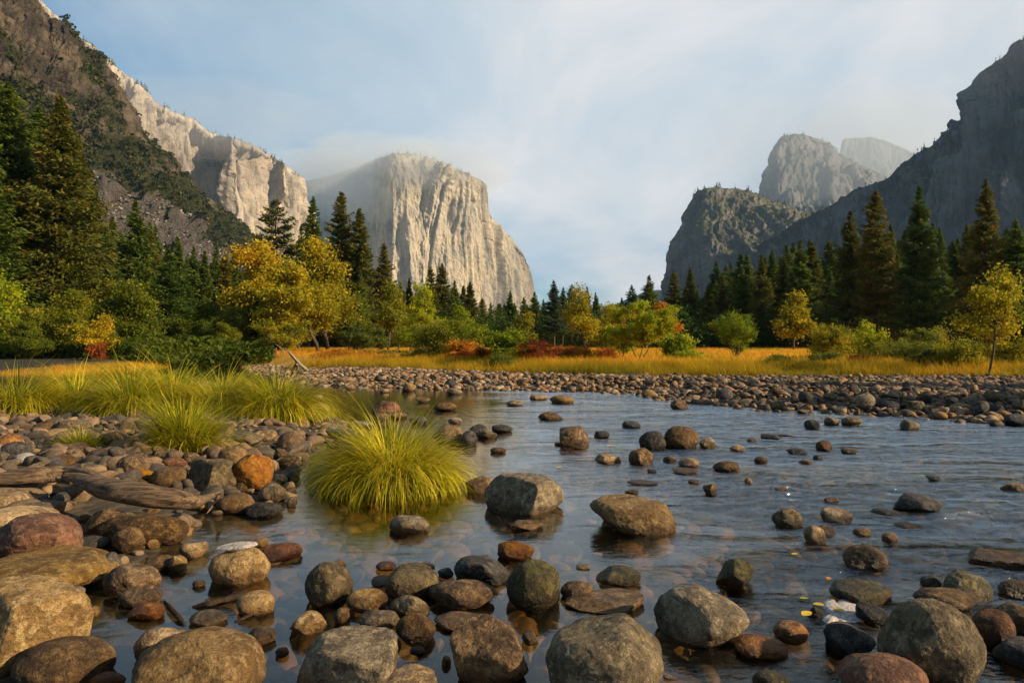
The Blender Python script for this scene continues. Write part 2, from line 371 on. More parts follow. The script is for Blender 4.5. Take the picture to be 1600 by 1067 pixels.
def cliff(name, label, sil, dist, base, prof, mat, px0, px1, fine=0.0, crack=10.0, rim=0.93, ncol=420, nrow=240, amp=(30, 8), zs=0.22, freq=(1 / 160., 1 / 40.), jag=2.0, back=(1200, 0.75), masks=None, seed=1, zbot=-5, amp3=0.0, layer=0.0):
    sx, sy = np.array(sil, float).T; dx, dd = np.array(dist, float).T; bx, bd = np.array(base, float).T
    px = np.linspace(px0, px1, ncol); py = np.interp(px, sx, sy)
    D = np.interp(px, dx, dd); B = np.interp(px, bx, bd)
    # soften distance kinks
    k = np.ones(9) / 9; D = np.convolve(np.pad(D, 4, 'edge'), k, 'valid'); B = np.convolve(np.pad(B, 4, 'edge'), k, 'valid')
    T = H + (HOR - py) * D / F
    X = (px - 800) / F
    T = T + jag * D / F * fbm(np.stack([px * 0.11, px * 0, px * 0], -1), 4, seed + 50)
    v = np.linspace(0, 1, nrow); pv, ps, pz = np.array(prof, float).T
    s = np.interp(v, pv, ps); zf = np.interp(v, pv, pz)
    d = B[:, None] + (D - B)[:, None] * s[None]; z = zbot + (T[:, None] - zbot) * zf[None]
    # plateau and back slope behind the rim
    nb = 16; bt = np.linspace(0, 1, nb + 1)[1:] ** 1.6
    d = np.concatenate([d, D[:, None] + back[0] * bt[None]], 1)
    z = np.concatenate([z, T[:, None] * (1 - back[1] * bt[None]) - 4], 1)
    X3 = np.stack([X[:, None] * d, d + 0 * X[:, None], z], -1)
    # outward normals
    du = np.gradient(X3, axis=0); dv = np.gradient(X3, axis=1); n = np.cross(du, dv); n /= np.linalg.norm(n, axis=-1, keepdims=True) + 1e-9
    n[n[..., 1] > 0.3] *= -1 if False else 1
    fade = np.concatenate([np.interp(v, [0, .05, rim, 1], [0.3, 1, 1, .12]), np.full(nb, 0.3)])[None]
    q = X3 * np.array([1, 1, zs]); q3 = X3
    def terr(a):
        fl = np.floor(a); return fl + sstep(a - fl, 0.36, 0.64) - 0.5
    qd = q + np.stack([0.30 * X3[..., 2], 0 * X3[..., 2], 0 * X3[..., 2]], -1) * (perlin(X3 * 0.0016, seed + 2)[..., None])
    disp = amp[0] * (0.45 * fbm(q * freq[0], 3, seed, ridged=True) + 0.75 * terr(3.2 * perlin(qd * freq[0], seed + 5))) + amp[1] * (0.35 * fbm(q * freq[1], 4, seed + 7, ridged=True) + 0.7 * terr(2.6 * fbm(qd * freq[1], 2, seed + 9)))
    disp -= crack * (sstep(0.5 - 2 * np.abs(perlin(qd * freq[0] * 1.3, seed + 41)), 0.34, 0.49) + 0.7 * sstep(0.5 - 2 * np.abs(perlin(qd * freq[1] * 1.1, seed + 43)), 0.30, 0.49) * sstep(perlin(X3 * 0.004, seed + 44), -0.1, 0.2)) + amp3 * fbm(q3 * np.array([1, 1, max(0.35, zs)]) * freq[1] * 1.6, 4, seed + 11, ridged=True)
    fdisp = 0
    if fine: fdisp = fine * fbm(q3 * np.array([1, 1, 0.6]) * freq[1] * 3.1, 4, seed + 31, gain=0.62, ridged=True) + fine * 1.2 * np.abs(fbm(q3 * freq[1] * 1.3, 3, seed + 33))
    if layer: disp += layer * fbm(X3 * np.array([0.2, 0.2, 1.6]) * freq[1], 3, seed + 21)
    X3 = X3 + n * (disp * fade + (fdisp - (0.55 * fine)) * np.maximum(fade, 0.55))[..., None]
    nv = X3.shape[1]
    col = np.zeros((ncol * nv, 3))
    vfull = np.concatenate([v, np.full(nb, 1.0)])
    if masks: 
        a, b = masks(px[:, None] + 0 * vfull[None], HOR - (X3[..., 2] - H) * F / X3[..., 1], vfull[None] + 0 * px[:, None], X3, n)
        col[:, 0] = np.clip(a, 0, 1).ravel(); col[:, 1] = np.clip(b, 0, 1).ravel()
    faces = grid_faces(ncol, nv)[:, ::-1]
    me = mk_mesh(name, X3.reshape(-1, 3), faces, mat, True, col=col)
    o = obj(name, me); tag(o, label, kind='structure')
    return X3, col.reshape(ncol, nv, 3), n, nrow

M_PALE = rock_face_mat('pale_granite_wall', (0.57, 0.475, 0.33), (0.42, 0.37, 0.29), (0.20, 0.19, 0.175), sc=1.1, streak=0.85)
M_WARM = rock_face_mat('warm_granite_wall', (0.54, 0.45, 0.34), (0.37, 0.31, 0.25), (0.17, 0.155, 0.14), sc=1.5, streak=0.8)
M_DARK = rock_face_mat('shade_toned_granite_wall', (0.18, 0.165, 0.155), (0.065, 0.067, 0.072), (0.020, 0.023, 0.028), sc=1.6, vegn=(0.5, 0.75), streak=0.9, veg=(0.05, 0.055, 0.02))  # granite colours darkened and blued to carry part of the cliff's shade
M_MID = rock_face_mat('brushy_granite_buttress', (0.22, 0.195, 0.17), (0.105, 0.097, 0.09), (0.038, 0.038, 0.040), sc=1.5, vegn=(0.30, 0.52), veg=(0.085, 0.088, 0.022))
M_HAZY = rock_face_mat('far_grey_peak', (0.22, 0.21, 0.20), (0.16, 0.155, 0.15), (0.10, 0.10, 0.10), sc=1.0, vegn=(0.55, 0.8))
M_SLOPE = rock_face_mat('brown_crag_and_talus', (0.19, 0.145, 0.095), (0.070, 0.055, 0.040), (0.022, 0.018, 0.015), sc=7.0, vegn=(0.74, 0.92), veg=(0.045, 0.05, 0.013), talus=(0.17, 0.145, 0.125))

CP = [(0, 0, 0), (0.08, 0.35, 0.10), (0.2, 0.62, 0.2), (0.9, 0.93, 0.93), (1, 1, 1)]
ELC = cliff('monolith_mountain', 'huge pale granite monolith with vertical wall, top fading into mist',
      [(440, 300), (475, 284), (520, 274), (560, 260), (592, 247), (610, 242), (640, 241), (665, 245), (690, 255), (725, 270), (752, 281), (762, 290), (766, 335), (775, 350), (800, 374), (820, 398), (832, 430), (841, 478), (848, 530)],
      [(440, 4100), (475, 3950), (560, 3250), (612, 2700), (660, 2780), (700, 2760), (757, 2900), (800, 3050), (848, 3350)],
      [(440, 3800), (475, 3650), (560, 2950), (612, 2420), (700, 2480), (757, 2650), (848, 3150)],
      [(0, 0, 0), (0.1, 0.5, 0.12), (0.3, 0.72, 0.35), (0.75, 0.82, 0.86), (0.93, 0.93, 0.97), (1, 1, 1)], M_PALE, 440, 848, ncol=680, nrow=420, fine=5.0, crack=13.0,
      amp=(46, 17), zs=0.09, freq=(1 / 260., 1 / 75.), jag=1.5, back=(1600, 0.5), seed=4, amp3=9)
LMID = cliff('mid_cliff_wall', 'long pale cliff wall stepping down behind the dark slope',
      [(60, 0), (140, 78), (165, 95), (190, 112), (215, 130), (240, 158), (270, 174), (300, 184), (318, 200), (345, 212), (390, 220), (408, 234), (440, 254), (468, 274), (477, 292), (478, 330), (480, 400), (484, 500)],
      [(60, 1500), (215, 1550), (300, 1800), (335, 1950), (360, 1820), (400, 1880), (425, 1990), (445, 1950), (484, 2150)],
      [(60, 1250), (215, 1300), (300, 1560), (360, 1600), (484, 1900)],
      [(0, 0, 0), (0.2, 0.5, 0.15), (0.5, 0.75, 0.45), (0.9, 0.9, 0.92), (1, 1, 1)], M_WARM, 60, 484, ncol=620, nrow=360, fine=5.0, crack=14.0,
      amp=(50, 26), zs=0.12, freq=(1 / 170., 1 / 50.), jag=4, back=(900, 0.4), seed=23, amp3=9)
def mslope(px, py, v, X, n):
    # talus chutes run down the slope; brush covers most of the rest; crags stay bare
    nz = fbm(X.reshape(-1, 3) * 0.018, 4, 91).reshape(px.shape)
    line = np.interp(px, [100, 150, 260, 330, 400, 470], [230, 262, 322, 375, 425, 455])       # upper edge of the talus in the photo
    tal = sstep(py - line + 25 * nz, -3, 4) * sstep(px, 120, 150)
    t2 = sstep(nz, 0.12, 0.2) * sstep(py - line, -60, -30) * 0.8
    crag = np.interp(px, [-200, 0, 60, 120, 180, 215, 240, 300, 360], [60, 100, 130, 170, 215, 225, 225, 290, 330])
    veg = sstep(py - crag + 55 * nz, -12, 12) * (1 - tal) * (1 - 0.6 * t2)
    veg = np.maximum(veg, 0.9 * sstep(nz, -0.02, 0.08) * (1 - tal))
    veg *= sstep(n[..., 2], 0.15, 0.4)
    return veg, np.maximum(tal, t2 * (1 - veg))
LS = cliff('dark_valley_slope', 'steep dark slope of brush, crags and grey talus rising on the left',
      [(-500, -260), (-200, -140), (0, -45), (52, -8), (60, 6), (76, 26), (90, 30), (104, 30), (118, 50), (130, 66), (143, 83), (160, 86), (168, 102), (178, 120), (190, 140), (203, 168), (212, 196), (218, 208), (240, 220), (270, 246), (300, 282), (330, 316), (370, 346), (405, 372), (440, 412), (480, 450), (540, 500)],
      [(-500, 420), (0, 520), (120, 600), (216, 680), (300, 760), (400, 900), (540, 1150)],
      [(-500, 150), (0, 190), (216, 260), (400, 420), (540, 650)],
      [(0, 0, 0), (0.5, 0.55, 0.42), (0.72, 0.80, 0.66), (0.86, 0.88, 0.82), (0.94, 0.94, 0.93), (1, 1, 1)], M_SLOPE, -500, 540, ncol=1150, nrow=460, fine=9.0, rim=0.68, crack=5.0,
      amp=(20, 15), zs=0.6, freq=(1 / 85., 1 / 26.), jag=6, back=(500, 0.3), masks=mslope, seed=35, amp3=8)
RN = cliff('dark_cliff_wall', 'towering dark cliff in shade rising off the right edge',
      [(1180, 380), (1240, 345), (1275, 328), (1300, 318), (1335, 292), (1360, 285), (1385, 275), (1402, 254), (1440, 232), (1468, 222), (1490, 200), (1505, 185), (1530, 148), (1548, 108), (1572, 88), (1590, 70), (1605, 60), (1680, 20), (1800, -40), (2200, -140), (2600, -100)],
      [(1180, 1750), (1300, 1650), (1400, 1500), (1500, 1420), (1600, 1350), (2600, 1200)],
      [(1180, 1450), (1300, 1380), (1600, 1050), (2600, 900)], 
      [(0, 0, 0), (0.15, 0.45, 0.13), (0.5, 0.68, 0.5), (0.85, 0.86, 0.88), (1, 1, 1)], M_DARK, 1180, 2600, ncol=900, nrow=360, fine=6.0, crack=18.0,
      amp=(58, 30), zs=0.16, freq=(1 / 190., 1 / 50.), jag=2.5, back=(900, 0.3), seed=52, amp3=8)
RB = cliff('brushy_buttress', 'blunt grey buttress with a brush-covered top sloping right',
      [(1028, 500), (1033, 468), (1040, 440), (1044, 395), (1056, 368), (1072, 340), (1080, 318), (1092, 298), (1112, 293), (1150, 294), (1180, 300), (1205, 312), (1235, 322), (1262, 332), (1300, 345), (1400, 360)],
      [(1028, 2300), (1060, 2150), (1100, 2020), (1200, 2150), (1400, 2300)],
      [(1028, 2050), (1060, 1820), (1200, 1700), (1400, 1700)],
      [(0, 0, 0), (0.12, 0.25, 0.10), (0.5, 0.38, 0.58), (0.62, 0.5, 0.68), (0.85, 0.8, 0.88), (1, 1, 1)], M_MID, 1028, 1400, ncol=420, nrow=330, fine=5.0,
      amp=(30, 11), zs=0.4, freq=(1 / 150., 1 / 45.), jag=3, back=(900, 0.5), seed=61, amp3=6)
RP = cliff('hazy_rock_peak', 'hazy rounded rock peak standing behind the buttress',
      [(1183, 330), (1187, 303), (1196, 278), (1207, 255), (1211, 228), (1222, 214), (1240, 210), (1262, 212), (1285, 218), (1298, 224), (1312, 240), (1340, 256), (1370, 268), (1400, 285), (1450, 300)],
      [(1183, 3500), (1212, 3150), (1300, 3300), (1450, 3500)], [(1183, 3200), (1212, 2800), (1300, 2600), (1450, 2700)],
      [(0, 0, 0), (0.5, 0.45, 0.5), (0.8, 0.75, 0.85), (1, 1, 1)], M_HAZY, 1183, 1450, ncol=300, nrow=240, fine=6.0,
      amp=(40, 14), zs=0.35, freq=(1 / 240., 1 / 70.), jag=1.5, back=(900, 0.5), seed=71, amp3=6)
RQ = cliff('far_misty_peak', 'flat-topped misty peak farther behind on the right',
      [(1308, 300), (1313, 236), (1317, 219), (1335, 215), (1360, 215), (1390, 222), (1415, 232), (1432, 240), (1500, 262)],
      [(1308, 4600), (1500, 4700)], [(1308, 4300), (1500, 4200)],
      [(0, 0, 0), (0.6, 0.6, 0.6), (1, 1, 1)], M_HAZY, 1308, 1500, ncol=160, nrow=160, amp=(40, 12), zs=0.35, freq=(1 / 240., 1 / 70.), jag=1.5, back=(900, 0.5), seed=83)
FH = cliff('distant_blue_ridge', 'low distant forested ridge closing the valley',
      [(700, 500), (830, 488), (900, 482), (960, 476), (990, 462), (1010, 455), (1030, 452), (1060, 456), (1200, 470)],
      [(700, 5600), (1200, 5600)], [(700, 4300), (1200, 4300)], [(0, 0, 0), (1, 1, 1)], rock_face_mat('distant_forest', (0.05, 0.06, 0.035), (0.04, 0.05, 0.03), (0.03, 0.035, 0.02), sc=1), 700, 1200, ncol=160, nrow=80,
      amp=(40, 12), zs=1, freq=(1 / 400., 1 / 90.), jag=2, back=(900, 0.5), seed=93)
# ------------------------------------------------------------------ stones
def ico(sub):
    t = (1 + 5 ** .5) / 2
    v = [(-1, t, 0), (1, t, 0), (-1, -t, 0), (1, -t, 0), (0, -1, t), (0, 1, t), (0, -1, -t), (0, 1, -t), (t, 0, -1), (t, 0, 1), (-t, 0, -1), (-t, 0, 1)]
    f = [(0, 11, 5), (0, 5, 1), (0, 1, 7), (0, 7, 10), (0, 10, 11), (1, 5, 9), (5, 11, 4), (11, 10, 2), (10, 7, 6), (7, 1, 8), (3, 9, 4), (3, 4, 2), (3, 2, 6), (3, 6, 8), (3, 8, 9), (4, 9, 5), (2, 4, 11), (6, 2, 10), (8, 6, 7), (9, 8, 1)]
    v = [np.array(p) / np.linalg.norm(p) for p in v]
    for _ in range(sub):
        nf = []; cache = {}
        def mid(a, b):
            k = (min(a, b), max(a, b))
            if k not in cache:
                m = v[a] + v[b]; v.append(m / np.linalg.norm(m)); cache[k] = len(v) - 1
            return cache[k]
        for a, b, c in f:
            x, y, z = mid(a, b), mid(b, c), mid(c, a); nf += [(a, x, z), (b, y, x), (c, z, y), (x, y, z)]
        f = nf
    return np.array(v), np.array(f)
ICO = {k: ico(k) for k in (1, 2, 3, 4, 5)}
def stone_shape(sub, seed, facets=7, rnd=0.75, rough=0.05, cut=None):
    """unit stone: sphere pressed against random planes, then weathered by noise"""
    r = np.random.default_rng(seed); v, f = ICO[sub]; v = v.copy()
    pl = r.normal(size=(facets, 3)); pl /= np.linalg.norm(pl, axis=1, keepdims=True)
    dd = r.uniform(rnd - 0.18, rnd + 0.2, facets)
    if cut: 
        for (n, d) in cut: pl = np.vstack([pl, np.array(n) / np.linalg.norm(n)]); dd = np.append(dd, d)
    for n, d in zip(pl, dd):
        k = v @ n - d; s = 0.05
        k = s * np.log1p(np.exp(np.clip(k / s, -30, 30)))
        v = v - n * (k * 0.93)[:, None]
    n0 = v / np.linalg.norm(v, axis=1, keepdims=True)
    v = v * (1 + 0.16 * perlin(v * 1.1 + seed, seed) [:, None])
    if sub >= 3: v = v + n0 * (rough * (fbm(v * 3.2 + seed, 4, seed + 3))[:, None]) + n0 * (rough * 0.35 * fbm(v * 11 + seed, 3, seed + 5, ridged=True))[:, None]
    v = v / np.abs(v).max(0)
    return v, f
def project(v): return 800 + F * v[:, 0] / v[:, 1], HOR + F * (H - v[:, 2]) / v[:, 1]

STONES = []   # (object, box, colour word, size)
_sm = {}
def shape_mesh(sub, kind, seed):
    key = (sub, kind, seed)
    if key not in _sm:
        cut = None; fac, rnd, rough = 7, 0.78, 0.05
        if kind == 'r': fac, rnd, rough = 5, 0.92, 0.035
        if kind == 'a': fac, rnd, rough = 11, 0.62, 0.06
        if kind == 'f': fac, rnd, rough, cut = 8, 0.66, 0.05, [((0.05, -0.1, 1), 0.55)]
        if kind == 'b': fac, rnd, rough, cut = 4, 0.8, 0.045, [((-0.75, -0.66, 0.28), 0.42), ((0.15, -0.1, 1), 0.72), ((0.8, -0.7, -0.1), 0.7)]
        v, f = stone_shape(sub, seed, fac, rnd, rough, cut); _sm[key] = (v, f, None)
    return _sm[key]
SPECS = []
def place_stone(x0, y0, x1, y1, typ, kind, seed, zb=None, rot=None, label=None, sink=0.25, dr=0.85, sub=None, group=None):
    wpx = x1 - x0
    if sub is None: sub = 5 if wpx > 75 else 4 if wpx > 26 else 3
    if sub < 5: seed = seed % 14
    v0, f, _ = shape_mesh(sub, kind, seed)
    r = np.random.default_rng(int(x0 * 31 + y1 * 7) & 0xffff)
    a = r.uniform(-0.5, 0.5) if rot is None else rot
    if kind in 'rn' and rot is None: a = r.uniform(0, 6.28)
    ca, sa = math.cos(a), math.sin(a)
    vr = np.stack([v0[:, 0] * ca - v0[:, 1] * sa, v0[:, 0] * sa + v0[:, 1] * ca, v0[:, 2]], 1); vr /= np.abs(vr).max(0)
    # vr is the rotated unit shape; fit half-extents (sx, sy, sz) and centre
    cxp = (x0 + x1) / 2
    if zb is None:
        gx, gy = P(cxp, y1, 0.0); zb = max(0.0, float(gz(np.array([gx]), np.array([gy + 0.05]))[0]) - 0.02)
    cy = (H - zb) * F / (y1 - HOR); s = wpx / 2 * cy / F; sz = s * 0.6; cx = (cxp - 800) / F * cy; cy += s * dr
    # tilt of the camera ray decides how much of the height is top and how much is depth
    for it in range(26):
        vv = vr * (s, s * dr, sz) + (cx, cy, zb + sz * (1 - 2 * sink)); k = vv[:, 2] > zb - 0.01
        if k.sum() < 5: sz *= 1.3; continue
        u, w = project(vv[k]); bx0, bx1, by0, by1 = u.min(), u.max(), w.min(), w.max()
        s *= (wpx / (bx1 - bx0)) ** 0.8; cx += (cxp - (bx0 + bx1) / 2) / F * cy * 0.8
        t = H - zb
        cy += 0.7 * (t * F / (y1 - HOR) - t * F / (by1 - HOR))
        hh = (y1 - y0) / max(2.0, by1 - by0); sz *= hh ** 0.9
        if sz < 0.16 * s: sz = 0.16 * s; dr = max(0.3, dr * 0.9)
        if sz > 1.15 * s: sz = 1.15 * s; dr = min(1.3, dr * 1.06)
    nm = {'gold': 'boulder', 'tan': 'boulder'}.get(typ, 'boulder') if wpx > 75 else 'river_stone'
    # bake the spin into the mesh only for the big ones; others share meshes
    key = ('m', sub, kind, seed)
    if key not in _sm: _sm[key] = mk_mesh(nm, v0, f, ST[typ], True)
    me = _sm[key]
    if me.materials[0] != ST[typ]:
        key2 = ('m', sub, kind, seed, typ)
        if key2 not in _sm: _sm[key2] = mk_mesh(nm, v0, f, ST[typ], True)
        me = _sm[key2]
    # object transform: spin a then non-uniform scale -> bake by matrix (shear-free since scale is applied after the spin)
    from mathutils import Matrix
    nrm = np.abs(np.stack([v0[:, 0] * ca - v0[:, 1] * sa, v0[:, 0] * sa + v0[:, 1] * ca], 1)).max(0)
    M = np.diag([s / nrm[0], s * dr / nrm[1], sz]) @ np.array([[ca, -sa, 0], [sa, ca, 0], [0, 0, 1]])
    # polar-ish: Blender objects cannot hold shear, so big stones get their own baked mesh
    if sub >= 5 or True:
        vb = (v0 @ M.T)
        me = mk_mesh(nm, vb, f, ST[typ], True)
        o = obj(nm, me, loc=(cx, cy, zb + sz * (1 - 2 * sink)))
    SPECS.append(dict(o=o, box=(x0, y0, x1, y1), typ=typ, kind=kind, label=label, w=2 * s, h=2 * sz * (1 - sink), y=cy, x=cx, water=zb < 0.02, group=group))
    return o
# x0,y0,x1,y1 in the photo, colour, shape (r round, n normal, a angular, f flat-topped), [label]
BIG = [
 (-75, 897, 147, 1066, 'gold', 'b', 3, dict(label='largest golden granite boulder, broad lit top, cut off by the left edge', rot=0.2)),
 (-60, 852, 187, 930, 'gold', 'n', 4, dict(label='long golden boulder with a dark notch, behind the largest golden boulder', zb=.05)),
 (-10, 800, 131, 874, 'red', 'n', 7, dict(label='red-brown boulder leaning on a yellow boulder at the left edge', zb=.10)),
 (-70, 789, 97, 850, 'gold', 'r', 9, dict(label='smooth yellow boulder behind the red-brown boulder', zb=.12)),
 (-40, 761, 72, 800, 'tan', 'f', 12, dict(label='flat tan boulder at the left edge just below the driftwood log', zb=.12)),
 (16, 992, 182, 1090, 'brown', 'r', 14, dict(label='rounded brown boulder with gold flecks below the largest golden boulder', zb=-.02)),
 (205, 977, 417, 1125, 'tan', 'r', 18, dict(label='big smooth tan boulder at the bottom edge, second from the left', dr=.9)),
 (208, 979, 290, 1040, 'tan', 'r', 19, dict(label='tan stone half hidden behind the big smooth tan boulder')),
 (462, 976, 622, 1100, 'grey', 'f', 25, dict(label='wide flat slab with a rough pitted top at the bottom edge', rot=.3)),
 (574, 1036, 692, 1120, 'tan', 'n', 28, dict(label='tan boulder cut by the bottom edge beside the pitted slab')),
 (702, 958, 826, 1078, 'brown', 'a', 30, dict(label='angular brown boulder with a central cleft and orange flank')),
 (852, 957, 1038, 1110, 'grey', 'n', 33, dict(label='large oval speckled grey boulder at the bottom centre', dr=.95)),
 (1021, 914, 1172, 1013, 'grey', 'n', 36, dict(label='humped grey-brown boulder rising to the right, mid-water near the bottom')),
 (1370, 934, 1542, 1082, 'grey', 'n', 41, dict(label='largest dark grey boulder on the right with a rough granite skin', dr=.8)),
 (1309, 1018, 1456, 1110, 'red', 'r', 43, dict(label='smooth purplish boulder at the bottom edge beside the dark grey one')),
 (921, 771, 1057, 838, 'tan', 'f', 48, dict(label='flat-topped tan boulder alone in mid-river', rot=.15)),
 (757, 738, 881, 806, 'grey', 'b', 51, dict(label='blocky boulder with a dark left face and a sunlit right face', rot=0.1)),
 (325, 852, 423, 916, 'gold', 'r', 54, dict(label='round golden boulder with a white quartz pebble on its back')),
 (476, 877, 552, 947, 'grey', 'r', 57, dict(label='round lumpy grey stone standing alone in the still pool')),
 (791, 873, 875, 950, 'moss', 'r', 60, dict(label='dark olive egg-shaped boulder in the middle of the pool')),
 (709, 866, 800, 916, 'dark', 'a', 63, dict(label='jagged dark boulder behind the olive egg-shaped one')),
 (669, 904, 773, 953, 'brown', 'n', 66, dict(label='low brown stone in front of the jagged dark boulder')),
 (883, 918, 1007, 960, 'tan', 'f', 69, dict(label='low orange-tan slab above the large oval boulder')),
 (1286, 970, 1369, 1028, 'dark', 'a', 72, dict(label='dark angular stone touching the left side of the largest grey boulder')),
 (1295, 903, 1395, 948, 'moss', 'n', 75, dict(label='mossy brown boulder with the white foam at its foot')),
 (1426, 917, 1532, 957, 'brown', 'n', 78, dict(label='long low brown stone just behind the largest dark grey boulder', zb=.03)),
 (1469, 889, 1552, 945, 'moss', 'n', 81, dict(label='mossy brown boulder behind the long low stone on the right')),
 (1515, 950, 1588, 1015, 'red', 'r', 84, dict(label='dark maroon round boulder right of the largest grey boulder')),
 (1552, 940, 1640, 994, 'brown', 'n', 87, dict(label='brown stone at the right edge behind the maroon boulder')),
 (1550, 993, 1660, 1052, 'dark', 'n', 90, dict(label='dark slaty stone at the bottom right edge')),
 (1512, 856, 1640, 892, 'brown', 'f', 93, dict(label='wide low brown rock breaking the rapids at the right edge')),
 (1316, 850, 1388, 894, 'brown', 'n', 96, dict(label='brown stone with a crease, midstream above the mossy boulder')),
 (1394, 769, 1475, 800, 'dark', 'a', 99, dict(label='dark ridged rock in the riffles on the right')),
 (364, 703, 428, 757, 'orange', 'a', 102, dict(label='bright rusty orange boulder in the left cobble bank', zb=.12)),
 (294, 716, 372, 768, 'grey', 'b', 105, dict(label='square-shouldered boulder with a lit top beside the orange boulder', zb=.10)),
 (233, 728, 296, 763, 'brown', 'r', 108, dict(label='rounded grey-brown boulder just behind the driftwood log', zb=.12)),
 (340, 695, 398, 728, 'tan', 'n', 111, dict(label='tan boulder behind the rusty orange boulder', zb=.14)),
 (431, 673, 479, 710, 'brown', 'r', 114, dict(label='round brown boulder at the water edge under the long grass island')),
 (359, 673, 410, 700, 'grey', 'a', 117, dict(label='grey-brown stone at the foot of the long grass island', zb=.08)),
 (84, 655, 147, 683, 'grey', 'f', 120, dict(label='wide grey slab under the grass at the left, beside the small grass tuft', zb=.10)),
 (-12, 677, 40, 711, 'orange', 'r', 123, dict(label='orange boulder at the left edge above the driftwood', zb=.12)),
 (150, 802, 297, 852, 'brown', 'n', 126, dict(label='long log-shaped brown rock lying below the driftwood log', dr=.5, zb=.03, rot=0)),
 (129, 794, 206, 836, 'brown', 'a', 129, dict(label='dark wedge of rock under the left end of the driftwood', dr=.5, zb=.06, rot=0)),
 (174, 822, 228, 863, 'brown', 'r', 132, dict(label='oval brown cobble leaning against the long log-shaped rock', zb=.02)),
 (160, 879, 253, 934, 'brown', 'n', 135, dict(label='knobbly brown rock touching the long golden boulder', zb=0)),
 (184, 914, 255, 951, 'brown', 'n', 138, dict(label='low brown slab between the knobbly rock and the pool')),
 (336, 769, 398, 802, 'brown', 'r', 141, dict(label='rounded brown boulder at the right tip of the driftwood log', zb=.02)),
 (874, 665, 921, 698, 'brown', 'a', 144, dict(label='peaked brown boulder alone in the blue stretch of mid-river')),
 (998, 673, 1041, 704, 'dark', 'r', 147, dict(label='round dark boulder, the left one of a touching pair')),
 (1036, 665, 1092, 703, 'brown', 'r', 150, dict(label='larger round brown boulder, the right one of a touching pair')),
 (982, 699, 1022, 728, 'brown', 'a', 153, dict(label='squared stone in front of the boulder pair')),
 (581, 626, 626, 649, 'red', 'r', 156, dict(label='reddish domed boulder just upstream of the big grass clump')),
]
